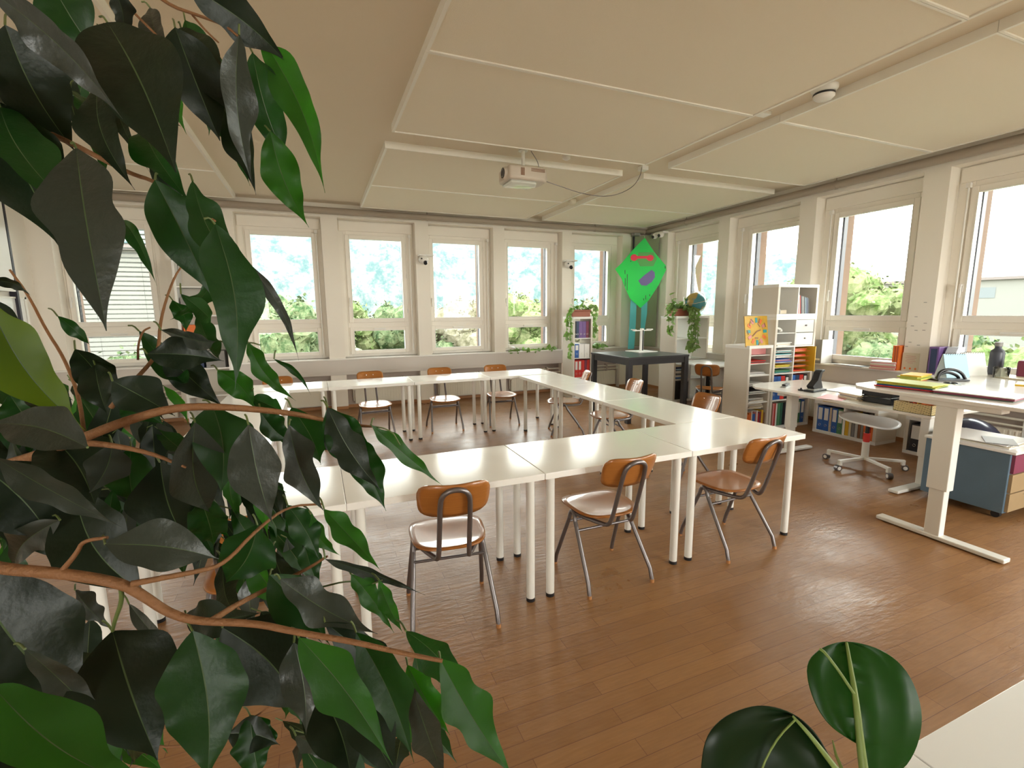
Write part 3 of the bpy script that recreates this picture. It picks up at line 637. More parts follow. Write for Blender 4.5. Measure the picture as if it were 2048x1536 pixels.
# row 1
x, z, cw, ch = c4(0, 1)
for i, (c, w_) in enumerate([('blue', .075), ('blue', .075), ('red', .075), ('black', .07)]): binder(T1, x+.008+.077*i, .02, z+.001, c, '%s binder, %s from the left in the third row of the tall shelf, left cell' % (c, ORD[i]), w_=w_, grp='binders in the third row of the tall shelf', lab=c == 'black')
x, z, cw, ch = c4(1, 1)
for i, (c, w_) in enumerate([('blue', .075), ('navy', .075), ('red', .075), ('black', .07)]): binder(T1, x+.008+.077*i, .02, z+.001, c, '%s binder, %s from the left in the third row of the tall shelf, right cell' % (c, ORD[i]), w_=w_, grp='binders in the third row of the tall shelf', lab=c == 'black')
x, z, cw, ch = c4(0, 0); xs = .01
for i, (c, w_) in enumerate([('brown', .03), ('pink', .035), ('red', .02), ('white', .03), ('green', .06), ('darkgreen', .04), ('black', .05)]): book(T1, x+xs, .02, z+.001, c, '%s tall folder, %s from the left in the bottom left cell of the tall shelf' % (c, ORD[i]), w_, .31, .25, 'folders at the bottom left of the tall shelf', name='folder', cat='folder'); xs += w_+.002
x, z, cw, ch = c4(1, 0)
for i, c in enumerate(['maroon', 'darkgreen', 'green', 'blue']): binder(T1, x+.008+.075*i, .02, z+.001, c, '%s binder, %s from the left in the bottom right cell of the tall shelf' % (c, ORD[i]), w_=.072, lab=i > 1, grp='binders at the bottom right of the tall shelf')
# T0
x, z, cw, ch = c5(1, 0); z += h4+.001; xs = .02
for i, (c, w_) in enumerate([('black', .02), ('pink', .02), ('white', .012), ('red', .012), ('black', .03), ('white', .014), ('black', .03), ('lightblue', .012), ('navy', .03), ('black', .02)]): book(T1, x+xs, .03, z+.001, c, '%s leaning book, %s from the left in the top right cell above the tall shelf' % (c, ORD[i]), w_, .26-.006*i, .2, 'leaning books above the tall shelf', lean=R(-7)); xs += w_+.004
x, z, cw, ch = c5(0, 0); z += h4+.001
tag(rbox(.14, .1, .05, 'wooden_box', K('beige'), bevel=.003), 'small beige wooden box in the top left cell above the tall shelf', 'box').location = wpt(T1, x+.16, .12, z+.001)
o = MB().lathe([(.0, 0), (.03, 0), (.034, .04), (.026, .065), (.0, .066)], n=16).obj('pencil_sharpener', K('grey')); tag(o, 'small grey round sharpener beside the beige box above the tall shelf', 'sharpener').location = wpt(T1, x+.05, .06, z+.001)
# low binder unit
x, z, cw, ch = c6(0, 0)
for i, (c, w_) in enumerate([('blue', .075), ('blue', .075), ('beige', .03), ('blue', .07), ('green', .07)]): binder(LB, x+.005+[0, .077, .154, .186, .258][i], .015, z+.001, c, '%s binder, %s from the left in the left cell of the low floor unit' % (c, ORD[i]), w_=w_, lab=c != 'beige', grp='binders in the low floor unit')
x, z, cw, ch = c6(1, 0); xs = .005
for i, (c, w_, h_) in enumerate([('yellow', .045, .29), ('cream', .03, .25), ('grey', .04, .25), ('silver', .035, .24), ('brown', .03, .25), ('grey', .03, .24), ('orange', .045, .3), ('red', .035, .3), ('orange', .035, .28)]): book(LB, x+xs, .02, z+.001, c, '%s folder, %s from the left in the right cell of the low floor unit' % (c, ORD[i]), w_, h_, .25, 'folders in the low floor unit', name='folder', cat='folder'); xs += w_+.001
x, z, cw, ch = c7(0, 0); binder(WBx, x+.02, .0, z+.002, 'black', 'black lever arch binder in the narrow white box unit', w_=.10, h_=.31)
tag(rbox(.16, .22, .05, 'folder_box', K('teal')), 'teal flat box lying on the narrow white box unit', 'box').location = (6.14, 2.94, h7+.001)
pile(6.18, 3.9, h6+.001, .3, .3, .1, ['yellow', 'grey', 'yellow'], 'yellow folders lying on the low floor unit under the desk', .01, 'folder_pile', 'folders')
# wall desk
wd = thing('wall_desk', 'small white desk against the right wall between the two white shelves', 'desk', (0, 0, 0))
MB().prism([(5.5, 5.75), (5.6, 5.52), (6.45, 5.52), (6.45, 6.44), (5.85, 6.44)], .72, .742).obj('tabletop', M['white'], wd); 
for p in ((5.98, 5.6), (6.3, 6.3), (6.3, 5.6)): MB().box(p[0]-.02, p[0]+.02, p[1]-.02, p[1]+.02, 0, .72).obj('leg', M['black'], wd)
# ================================================================== TEACHER'S DESKS
def on(px, py, z): d = ray(px, py, 1)-CAM; return CAM+d*((z-CAM.z)/d.z)
def sdesk(label, poly, z, cols, foot_dir, foots):
    t = thing('standing_desk', label, 'desk', (0, 0, 0))
    MB().prism(poly, z-.025, z).obj('tabletop', M['top'], t, bevel=.004)
    for (cx, cy), (fx0, fx1) in zip(cols, foots):
        c = MB()
        if foot_dir == 'y':
            c.box(cx-.04, cx+.04, cy-.06, cy+.06, z*.36, z-.06).box(cx-.032, cx+.032, cy-.045, cy+.045, .03, z*.37).box(cx-.05, cx+.05, cy-.28, cy+.28, z-.06, z-.026)
            c.obj('column', M['steelw'], t, bevel=.004); MB().box(cx-.04, cx+.04, fx0, fx1, .008, .035).obj('leg', M['steelw'], t, bevel=.006)
            MB().box(cx-.02, cx+.02, fx0+.04, fx0+.08, 0, .01).box(cx-.02, cx+.02, fx1-.08, fx1-.04, 0, .01).obj('glide', M['black'], t)
        else:
            c.box(cx-.055, cx+.055, cy-.035, cy+.035, z*.4, z-.06).box(cx-.045, cx+.045, cy-.028, cy+.028, .03, z*.41).box(cx-.2, cx+.4, cy-.04, cy+.04, z-.06, z-.026)
            c.obj('column', M['steelw'], t, bevel=.004); MB().box(fx0, fx1, cy-.04, cy+.04, .008, .035).obj('leg', M['steelw'], t, bevel=.006)
            MB().box(fx0+.04, fx0+.08, cy-.02, cy+.02, 0, .01).box(fx1-.08, fx1-.04, cy-.02, cy+.02, 0, .01).obj('glide', M['black'], t)
    return t
Z1, Z2 = 1.005, .72
d1 = sdesk('tall white height adjustable desk at the right edge, loaded with folders and calendars', [(3.9, 2.37), (3.85, 2.25), (3.84, 1.3), (3.95, 1.12), (4.6, 1.2), (5.2, 1.5), (5.7, 1.6), (5.72, 2.45), (4.02, 2.45)], Z1, [(3.92, 1.77), (5.5, 1.9)], 'y', [(1.38, 2.12), (1.5, 2.2)])
d2 = sdesk('lower white desk with black letter trays in front of the right windows', [(4.64, 3.92), (4.62, 2.2), (5.74, 2.2), (5.74, 3.98), (5.6, 4.1), (4.95, 4.12), (4.75, 4.05)], Z2, [(4.88, 3.62), (4.97, 2.38)], 'x', [(4.48, 5.22), (4.56, 5.3)])
# swivel stool
ss = thing('swivel_chair', 'white swivel chair with red gas column and five castors beside the lower desk', 'chair', (5.07, 2.93, 0), R(10))
u = []; n = 16
for i in range(n+1):
    for j in range(n+1):
        a, b = -1+2*i/n, -1+2*j/n; k = (abs(a)**2.6+abs(b)**2.6)**(1/2.6); m_ = max(abs(a), abs(b)); s = m_/k if k > 1e-6 else 1; a, b = a*s, b*s
        u.append((a*.25*(1-.18*b), b*.24, .50+.035*b*abs(b)+.012*a*a-.01*(1-b*b)))
q = MB().add(u, [(i*(n+1)+j, (i+1)*(n+1)+j, (i+1)*(n+1)+j+1, i*(n+1)+j+1) for i in range(n) for j in range(n)], True).obj('seat', M['white'], ss)
md = q.modifiers.new('t', 'SOLIDIFY'); md.thickness = .014
q = MB().m(0).cyl((0, 0, .30), (0, 0, .48), .018).m(1).cyl((0, 0, .26), (0, 0, .36), .028); q.obj('gas_column', [M['black'], K('red')], ss)
MB().cyl((0, 0, .09), (0, 0, .27), .032).obj('sleeve', M['steelw'], ss)
MB().box(-.09, .09, -.09, .09, .47, .485).obj('seat_plate', M['steelw'], ss)
for k in range(5):
    a = R(20+72*k); Mz = Matrix.Rotation(a, 4, 'Z')
    lg = MB().box(.0, .34, -.016, .016, .085, .11, Mz).box(.31, .34, -.016, .016, .055, .1, Mz).obj('leg', M['steelw'], ss, bevel=.003)
    c = Mz @ Vector((.345, 0, .03)); ax = Mz @ Vector((.2, 1, 0)); ax.normalize()
    MB().m(0).cyl(c-ax*.02, c+ax*.02, .03).m(1).cyl(c-ax*.022, c+ax*.022, .018).obj('castor', [M['tube'], M['sillw']], lg)
# blue cabinet
bc = thing('drawer_cabinet', 'blue grey mobile drawer cabinet with papers on top at the right edge', 'cabinet', (0, 0, 0))
MB().box(4.69, 5.28, 1.72, 2.25, .06, .525).obj('body', M['blue'], bc, bevel=.004); MB().box(4.68, 5.29, 1.69, 2.26, .525, .545).obj('top_board', M['sillw'], bc, bevel=.002)
for k in range(3):
    dr = MB().box(4.71, 5.26, 1.70, 1.72, .075+.15*k, .215+.15*k).obj('drawer', M['tan'] if k < 2 else K('maroon'), bc); MB().box(4.9, 5.1, 1.69, 1.70, .19+.15*k, .2+.15*k).obj('handle', M['chrome'], dr)
for x in (4.76, 5.2):
    for y in (1.78, 2.19): MB().cyl((x-.015, y, .028), (x+.015, y, .028), .028).obj('castor', M['black'], bc)
pile(4.95, 2.0, .546, .42, .46, .05, ['white', 'cream', 'white', 'white'], 'loose white papers spread on the blue drawer cabinet', .006, seed=4)
sheet(4.86, 1.86, .5725, .24, .18, .5, 'grey', 'grey folder lying on the papers of the blue drawer cabinet', .004, 'folder', 'folder')
ob = MB().sphere((0, 0, 0), .26, 32).obj('exercise_ball', mat('dark_blue_vinyl', (.025, .03, .06), .2)); ob.location = (5.93, 2.5, .262); tag(ob, 'dark blue shiny exercise ball behind the blue drawer cabinet', 'ball')
# ------- things on the lower desk (z = Z2)
def P2(px, py): return on(px, py, Z2)
p = P2(1571, 774); hp = thing('hole_punch', 'black hole punch on the left end of the lower desk', 'hole punch', (p.x, p.y, Z2), .4)
MB().box(-.09, .09, -.03, .03, 0, .012).obj('base', K('silver'), hp); MB().box(-.08, .085, -.02, .02, .02, .04).obj('lever', M['black'], hp, bevel=.006); MB().box(-.03, .03, -.015, .015, .012, .02).obj('spring_block', M['black'], hp)
p = P2(1602, 781); o = MB().m(0).lathe([(0, 0), (.03, 0), (.032, .012), (.012, .016), (.006, .03)], n=16).m(1).cyl((0, 0, .03), (.005, 0, .13), .004).obj('pen_stand', [M['black'], K('white')]); o.location = (p.x, p.y, Z2); tag(o, 'small black pen stand with white pen beside the tape dispenser', 'pen stand')
p = P2(1628, 782); tp = thing('tape_dispenser', 'large black angular tape dispenser standing on the lower desk', 'tape dispenser', (p.x, p.y, Z2), .15)
MB().prism([(-.13, -.06), (.14, -.06), (.15, .05), (-.12, .05)], 0, .022).obj('base', M['black'], tp, bevel=.004)
MRX = Matrix(((1, 0, 0, 0), (0, 0, 1, 0), (0, 1, 0, 0), (0, 0, 0, 1)))
MB().prism([(-.07, .03), (-.1, .06), (-.01, .12), (.03, .2), (.07, .225), (.11, .23), (.13, .215), (.08, .2), (.06, .13), (.11, .03)], -.035, .035, MRX).obj('arm', M['black'], tp, bevel=.004)
MB().box(-.1, .02, -.05, .03, .022, .03).obj('metal_plate', K('silver'), tp)
p = P2(1668, 795); sheet(p.x, p.y, Z2+.0005, .32, .22, .3, 'pink', 'pale red printed sheet lying on the lower desk')
p = P2(1680, 778); pile(5.35, 3.3, Z2+.001, .45, .32, .1, ['white', 'white'], 'broad white papers in the middle of the lower desk', .003, seed=12)
p = P2(1726, 797); pile(p.x, p.y, Z2+.001, .24, .34, 1.3, ['beige', 'cream', 'grey', 'beige', 'cream'], 'beige paper stack beside the black letter trays', .011, seed=13)
def tray(x, y, z, rz, label):
    t = thing('letter_tray', label, 'letter tray', (x, y, z), rz, 'letter trays on the lower desk')
    f = MB()
    for k in range(2):
        zz = .004+k*.065; f.box(-.13, .13, -.17, .17, zz, zz+.004)
        f.box(-.13, -.122, -.17, .17, zz, zz+.06); f.box(.122, .13, -.17, .17, zz, zz+.06); f.box(-.13, .13, .162, .17, zz, zz+.05)
    f.obj('tray_body', M['black'], t)
    for k in range(2): MB().box(-.11, .11, -.16, .15, .009+k*.065, .025+k*.065).obj('paper_stack', K('white'), t)
    return t
tray(4.98, 2.73, Z2, R(88), 'black letter tray on the lower desk, left of the two'); tray(5.02, 2.41, Z2, R(90), 'black letter tray on the lower desk, right one beside the patterned box')
M['pat'] = mat('cream_black_pattern', (.66, .55, .3), .6); pm = M['pat']; p_ = pm.node_tree.nodes['Principled BSDF']
t_ = node(pm, 'ShaderNodeTexCoord'); mp_ = node(pm, 'ShaderNodeMapping'); mp_.inputs['Rotation'].default_value = (0, 0, R(35)); ck = node(pm, 'ShaderNodeTexBrick'); ck.inputs['Scale'].default_value = 19; ck.inputs['Color1'].default_value = (.02, .02, .02, 1); ck.inputs['Color2'].default_value = (.70, .58, .3, 1); ck.inputs['Mortar'].default_value = (.70, .58, .3, 1); ck.inputs['Mortar Size'].default_value = .1; ck.inputs['Bias'].default_value = -.3
sp_ = node(pm, 'ShaderNodeSeparateXYZ'); cb_ = node(pm, 'ShaderNodeCombineXYZ'); ad1 = node(pm, 'ShaderNodeMath'); ad1.operation = 'ADD'
link(pm, t_.outputs['Object'], sp_.inputs[0]); link(pm, sp_.outputs['X'], ad1.inputs[0]); link(pm, sp_.outputs['Y'], ad1.inputs[1]); link(pm, ad1.outputs[0], cb_.inputs['X']); link(pm, sp_.outputs['Z'], cb_.inputs['Y']); link(pm, cb_.outputs[0], mp_.inputs[0]); link(pm, mp_.outputs[0], ck.inputs[0]); link(pm, ck.outputs['Color'], p_.inputs['Base Color'])
bx = thing('patterned_box', 'cream box with black geometric pattern full of folders at the end of the lower desk', 'box', (4.73, 2.35, Z2), 0)
f = MB(); f.box(-.1, .1, -.14, .14, 0, .004); f.box(-.1, -.096, -.14, .14, 0, .085); f.box(.096, .1, -.14, .14, 0, .085); f.box(-.1, .1, -.14, -.136, 0, .085); f.box(-.1, .1, .136, .14, 0, .085); f.obj('box_body', M['pat'], bx)
for i, c in enumerate(['orange', 'yellow', 'red', 'brown']): o = MB().box(-.085, .085, -.0+.03*i, .008+.03*i, .006, .125-.012*i).obj('folder', K(c)); o.location = (4.74, 2.29, Z2); tag(o, '%s folder standing in the patterned box, %s from its near side' % (c, ORD[i]), 'folder', 'folders in the patterned box')
# ------- things on the tall desk (z = Z1)
def P1(px, py): return on(px, py, Z1)
pile(4.13, 2.12, Z1+.0005, .24, .36, .12, ['maroon', 'red', 'blue', 'darkgreen', 'lime', 'yellow', 'lime'], 'stack of coloured folders at the left corner of the tall desk', .0065, 'folder_stack', 'folders', 2)
lp = thing('ring_folder', 'white folder with dark red edge lying at the front of the tall desk', 'folder', (4.14, 1.72, Z1), .1)
MB().box(-.12, .14, -.2, .2, .001, .006).obj('lower_cover', K('darkgreen'), lp); MB().box(-.12, .14, -.205, .205, .006, .02).obj('inner_pages', K('maroon'), lp); MB().box(-.125, .145, -.21, .21, .02, .026).obj('top_cover', K('white'), lp, bevel=.002)
sheet(4.45, 1.98, Z1+.0005, .3, .3, .4, 'white', 'white sheet of paper under the scissors on the tall desk', .003)
p = P1(1925, 762)
o = thing('scissors', 'black handled scissors lying on white paper on the tall desk', 'scissors', (4.58, 2.06, Z1+.0045), .9)
for s in (-1, 1):
    MB().tube([Vector((.05+.026*math.cos(a), s*.022+.018*math.sin(a), .005)) for a in [2*PI*i/14 for i in range(14)]], .005, 6, closed=True).obj('handle', M['black'], o)
MB().prism([(.03, -.008), (.03, .008), (-.09, .002), (-.09, -.002)], .002, .006).obj('blade', M['chrome'], o)
o = thing('desk_organizer', 'black glossy curved organizer behind the scissors on the tall desk', 'organizer', (4.82, 2.2, Z1+.001), -.5)
MB().tube(smooth([(-.1, 0, .0), (-.09, 0, .08), (0, 0, .1), (.08, 0, .07), (.12, 0, .0)], 2), .012, 8).obj('upper_arc', M['black'], o)
MB().tube(smooth([(-.08, .04, .0), (-.06, .04, .05), (0, .04, .07), (.08, .04, .04), (.1, .04, .0)], 2), .012, 8).obj('upper_arc', M['black'], o); MB().box(-.12, .12, -.04, .07, 0, .014).obj('base', M['black'], o, bevel=.003)
pile(4.64, 2.36, Z1+.0005, .26, .14, .15, ['orange', 'lime', 'lime', 'yellow'], 'yellow green note block on the tall desk beside the organizer', .012, 'note_block', 'notes', 6)
for k, (x, y, c, l) in enumerate([(5.08, 1.8, 'yellow', 'thin yellow exercise book on the tall desk, left one'), (5.42, 2.0, 'cream', 'thin cream exercise book on the tall desk, right one')]): sheet(x, y, Z1+.0005, .26, .18, .3+k, c, l, .012, 'exercise_book', 'book')
def calendar(x, y, rz, c, label):
    t = thing('desk_calendar', label, 'calendar', (x, y, Z1), rz, 'desktop calendars'); MR = Matrix(((0, 0, 1, 0), (1, 0, 0, 0), (0, 1, 0, 0), (0, 0, 0, 1)))
    MB().m(0).add([(-.1, -.06, 0), (.1, -.06, 0), (.1, 0, .2), (-.1, 0, .2), (-.1, -.063, 0), (.1, -.063, 0), (.1, -.003, .2), (-.1, -.003, .2)], [(0, 1, 2, 3), (4, 7, 6, 5), (0, 4, 5, 1), (2, 6, 7, 3), (0, 3, 7, 4), (1, 5, 6, 2)]).obj('front_sheet', K(c), t)
    MB().add([(-.1, .06, 0), (.1, .06, 0), (.1, 0, .2), (-.1, 0, .2), (-.1, .063, 0), (.1, .063, 0), (.1, .003, .2), (-.1, .003, .2)], [(0, 3, 2, 1), (4, 5, 6, 7), (0, 1, 5, 4), (2, 3, 7, 6), (0, 4, 7, 3), (1, 2, 6, 5)]).obj('rear_sheet', K('white'), t)
    q = MB()
    for i in range(9): q.tube([Vector((-.08+.02*i, .009*math.cos(a), .2+.009*math.sin(a))) for a in [2*PI*k/8 for k in range(8)]], .0015, 5, closed=True)
    q.obj('spiral_binding', M['black'], t); MB().box(-.07, .07, -.048, -.044, .04, .045).obj('photo_strip', K('white'), t)
calendar(5.12, 2.33, R(-22), 'lightblue', 'blue desktop calendar standing at the left of the dark bottle'); calendar(5.4, 2.33, R(-25), 'white', 'white desktop calendar standing just left of the dark bottle')
bo = thing('drinking_bottle', 'dark grey drinking bottle on the tall desk at the right edge', 'bottle', (5.62, 2.25, Z1))
M['dgrey'] = mat('dark_grey_metal', (.05, .055, .075), .4)
MB().lathe([(0, 0), (.045, 0), (.05, .01), (.05, .19), (.045, .215), (.024, .235), (.024, .26)], n=24).obj('bottle_body', M['dgrey'], bo); MB().cyl((0, 0, .255), (0, 0, .29), .027).obj('cap', K('grey'), bo)
tag(MB().lathe([(0, 0), (.05, 0), (.055, .09), (.05, .09), (.045, .01), (0, .01)], n=20).obj('glass_cup', M['glass']), 'small clear cup in front of the dark bottle on the tall desk', 'cup').location = (5.4, 2.12, Z1+.001)
tag(rbox(.2, .12, .15, 'toiletry_box', K('maroon'), bevel=.02), 'dark red box beside the dark bottle at the right edge', 'box').location = (5.62, 2.02, Z1)
# ------- window sill things on the right (z = ZS)
bf = thing('box_file', 'grey upright box file on the right sill beside the tall shelf', 'box file', (6.46, 4.44, ZS+.0005), R(0))
MB().box(-.04, .17, -.04, .04, 0, .315).obj('cover', K('grey'), bf, bevel=.002); MB().box(-.046, -.04, -.045, .045, .0, .325).obj('spine', K('grey'), bf); MB().box(-.049, -.046, -.03, .03, .04, .065).obj('label_strip', K('cream'), bf); MB().box(-.04, .18, -.048, -.04, 0, .325).obj('white_side', K('white'), bf)
pile(6.5, 4.05, ZS+.0005, .14, .36, 0, ['white', 'lightblue', 'white'], 'flat papers on the right sill below the glass', .004, seed=31)
pile(6.48, 3.62, ZS+.0005, .2, .26, .1, ['pink', 'beige', 'pink', 'pink', 'beige', 'white', 'pink', 'white'], 'pile of reddish booklets on the right sill', .0125, 'booklet_pile', 'booklets', 33)
ob_ = thing('ring_binder', 'bright orange upright binder on the right sill before the pier', 'binder', (6.43, 3.495, ZS+.0005)); MB().box(0, .16, -.035, .035, 0, .30).obj('cover', K('orange'), ob_, bevel=.003)
for k in range(2): MB().box(-.001, .0, -.02+.025*k, -.014+.025*k, .01, .29).obj('spine_line', K('darkred'), ob_)
pb = thing('ring_binder', 'purple upright binder on the right sill after the pier', 'binder', (6.4, 3.1, ZS+.0005)); MB().box(0, .2, -.045, .045, 0, .31).obj('cover', K('purple'), pb, bevel=.003); MB().box(-.001, .0, -.03, .03, .02, .29).obj('spine_label', K('navy'), pb)
mf = thing('magazine_file', 'white and pale blue slanted magazine file beside the purple binder', 'magazine file', (6.4, 2.98, ZS+.0005))
MB().prism([(0, 0), (.23, 0), (.23, .31), (.1, .31), (0, .14)], -.05, .05, MRX).obj('file_body', mat('pearl_card', (.62, .68, .78), .35), mf, bevel=.004)
nb = thing('notice_sheet', 'small printed paper notice taped to the pier between the right windows', 'notice', (WX-.001, 3.36, .97)); MB().box(-.002, 0, -.09, .085, -.105, .11).obj('sheet', K('cream'), nb)
q = MB()
for i, w_ in enumerate([.05, .06, .045, .055, .03]): q.box(-.003, -.002, -w_, w_*.9, .07-.02*i, .074-.02*i)
q.obj('printed_lines', K('pink'), nb)
q = MB()
for i, y in enumerate((-.06, -.005, .05)): q.sphere((-.0025, y, -.075), .011, 8, (.1, 1, 1.2))
q.obj('printed_marks', K('orange'), nb)
q = MB(); rn = random.Random(9)
for i in range(9): y = rn.uniform(3.24, 3.42); z = rn.uniform(1.1, 1.75); q.box(WX-.003, WX, y, y+.03, z, z+.006)
tag(q.obj('tape_residue', K('grey')), 'small dark tape remnants on the pier above the printed notice', 'tape')
# clock board leaning on the low shelf
cb = thing('clock_board', 'square yellow collage board with a clock leaning on the low shelf', 'picture', (5.285, 4.47, 1.125), R(0)); tilt = Matrix.Rotation(R(-8), 4, 'X')
cb.rotation_euler = (R(-8), 0, 0)
MB().box(-.2, .2, 0, .012, 0, .4).obj('board', mat('collage_yellow', (.60, .36, .04), .5, var=.35, vscale=14), cb)
rn = random.Random(5)
for k in range(12):
    a = R(30*k); c = ['teal', 'orange', 'pink'][(k % 3 != 0)+(k % 3 == 2)] ; Mk = Matrix.Translation((.145*math.sin(a), -.001, .2+.145*math.cos(a))) @ Matrix.Rotation(a, 4, 'Y')
    MB().box(-.02, .02, -.002, 0, -.032, .032, Mk).obj('paper_block', K(c), cb)
for k in range(8):
    Mk = Matrix.Translation((rn.uniform(-.17, .17), -.003, .2+rn.uniform(-.17, .17))) @ Matrix.Rotation(rn.uniform(0, 3), 4, 'Y'); MB().box(-.008, .008, -.001, .0, -.03, .03, Mk).obj('paper_scrap', K('brown'), cb)
for a, L_ in ((R(-128), .10), (R(75), .07)): MB().box(-.007, .007, -.006, -.004, 0, L_, Matrix.Translation((0, 0, .2)) @ Matrix.Rotation(a, 4, 'Y')).obj('clock_hand', K('brown'), cb)
sheet(5.2, 4.7, 1.118, .12, .12, .1, 'white', 'white sheets lying in front of the clock board on the low shelf', .005)
# ================================================================== KITE
kc = ray(1283, 545, 9.16); S = 9.16/FPX; kd = Vector((.925, -.38, 0)).normalized()
kt = thing('kite', 'bright green diamond kite with red glasses and purple mouth hanging in the corner', 'kite', kc); kn = Vector((-.38, -.925, 0)).normalized()
KM = Matrix(((kd.x, 0, kn.x, 0), (kd.y, 0, kn.y, 0), (0, 1, 0, 0), (0, 0, 0, 1)))       # local x -> kd, y -> z, z -> toward viewer
def kp(px, py): return ((px-1283)*S, (545-py)*S)
def kshape(name, pts, z0, z1, m_, par): return MB().prism([kp(*p) for p in pts], z0, z1, KM).obj(name, m_, par)
M['kgreen'] = mat('green_nylon', (.01, .75, .12), .45, trans=.35, tcol=(.02, .8, .12)); M['kteal'] = mat('teal_nylon', (.10, .50, .52), .5, trans=.2, tcol=(.1, .6, .6)); M['kred'] = mat('red_nylon', (.75, .02, .06), .5); M['kdark'] = mat('olive_nylon', (.07, .36, .07), .5); M['kpur'] = mat('violet_nylon', (.13, .10, .28), .5)
ol = [(1287, 478), (1268, 497), (1255, 512), (1243, 526), (1230, 538), (1243, 556), (1252, 577), (1262, 597), (1283, 615), (1299, 600), (1318, 570), (1332, 540), (1331, 532), (1320, 520), (1308, 507)]
kshape('sail', ol, 0, .006, M['kgreen'], kt)
kshape('head_patch', [(1276, 506), (1306, 506), (1312, 520), (1306, 533), (1280, 533), (1272, 520)], .006, .009, M['kdark'], kt)
def blob(cx, cy, rx, ry, n=20): return [(cx+rx*math.cos(2*PI*i/n), cy-ry*math.sin(2*PI*i/n)) for i in range(n)]
kshape('glasses', blob(1267, 516, 7, 6.5), .009, .013, M['kred'], kt); kshape('glasses', blob(1299, 517, 7, 6), .009, .013, M['kred'], kt); kshape('glasses', [(1270, 518), (1296, 518), (1296, 513), (1270, 513)], .009, .012, M['kred'], kt)
kshape('mouth', [(1277, 561), (1289, 550), (1303, 540), (1309, 545), (1310, 554), (1304, 564), (1293, 571), (1283, 570)], .006, .010, M['kpur'], kt)
kshape('tail', [(1263, 598), (1275, 608), (1275, 640), (1273, 698), (1260, 698), (1262, 650)], -.01, -.004, M['kteal'], kt); kshape('tail', [(1285, 608), (1297, 600), (1297, 625), (1293, 660), (1289, 700), (1286, 700), (1285, 650)], -.01, -.004, M['kteal'], kt)
q = MB(); q.cyl(KM @ Vector((*kp(1287, 479), -.012)), KM @ Vector((*kp(1283, 613), -.012)), .005); q.cyl(KM @ Vector((*kp(1231, 538), -.012)), KM @ Vector((*kp(1331, 536), -.012)), .005); q.obj('spar', M['black'], kt)
q = MB(); q.cyl(KM @ Vector((*kp(1287, 479), 0)), KM @ Vector((*kp(1288, 468), -.05)), .003, n=6); q.obj('hanging_cord', K('white'), kt)
rn = random.Random(2); q = MB()
for (x, y0, y1) in [(1249, 540, 548), (1250, 556, 572), (1254, 548, 580), (1292, 590, 598), (1300, 588, 592), (1288, 596, 600), (1329, 533, 538), (1260, 522, 524)]: q.prism([kp(x, y0), kp(x+1.2, y0), kp(x+1.5, y1), kp(x+.4, y1)], .006, .0075, KM)
q.obj('seam_marks', M['black'], kt)
# twin spot lamp and corner cable box
tl = thing('twin_lamp', 'small white twin spot lamp under the ceiling pipe near the corner', 'lamp', (6.28, 7.72, 3.02)); MB().box(-.02, .12, -.14, .14, .06, .1).obj('mount_bar', M['sillw'], tl, bevel=.01)
for s in (-1, 1): h_ = MB().sphere((-.02, s*.09, .03), .055, 16).obj('lamp_head', M['sillw'], tl); MB().cyl((-.065, s*.09, .015), (-.078, s*.09, .01), .03).obj('lens', M['black'], h_)
tag(MB().box(6.02, 6.16, 8.14, 8.25, 3.1, 3.15).obj('cable_box', K('grey')), 'dark cable box above the top of the kite', 'box')
# ================================================================== GLOBE
gp = ray(1391, 607, 8.36)
gl = thing('globe', 'desk globe with pale ring on the two-column shelf', 'globe', (gp.x, min(gp.y, 6.72), h2+.001)); gm = mat('globe_map', (.08, .28, .32), .25); p_ = gm.node_tree.nodes['Principled BSDF']
a = node(gm, 'ShaderNodeTexNoise'); a.inputs['Scale'].default_value = 5.5; a.inputs['Detail'].default_value = 5; t_ = node(gm, 'ShaderNodeTexCoord'); r_ = node(gm, 'ShaderNodeValToRGB'); r_.color_ramp.elements[0].position = .52; r_.color_ramp.elements[0].color = (.06, .25, .30, 1); r_.color_ramp.elements[1].position = .56; r_.color_ramp.elements[1].color = (.42, .30, .10, 1)
link(gm, t_.outputs['Object'], a.inputs[0]); link(gm, a.outputs['Fac'], r_.inputs[0]); link(gm, r_.outputs[0], p_.inputs['Base Color'])
MB().sphere((0, 0, .235), .175, 32).obj('sphere', gm, gl)
ringp = [Vector((.192*math.cos(a_)*.94, .192*math.cos(a_)*-.35, .235+.192*math.sin(a_))) for a_ in [R(-100+i*10) for i in range(22)]]
MB().tube(ringp, .005, 6).obj('meridian_arc', M['chrome'], gl); eq = [Vector((.2*math.cos(a_), .2*math.sin(a_), .25+.05*math.cos(a_))) for a_ in [2*PI*i/32 for i in range(32)]]; MB().tube(eq, .004, 6, closed=True).obj('horizon_ring', K('cream'), gl)
MB().lathe([(0, 0), (.1, 0), (.1, .012), (.03, .025), (.015, .05), (.012, .06)], n=24).obj('base', K('brown'), gl)
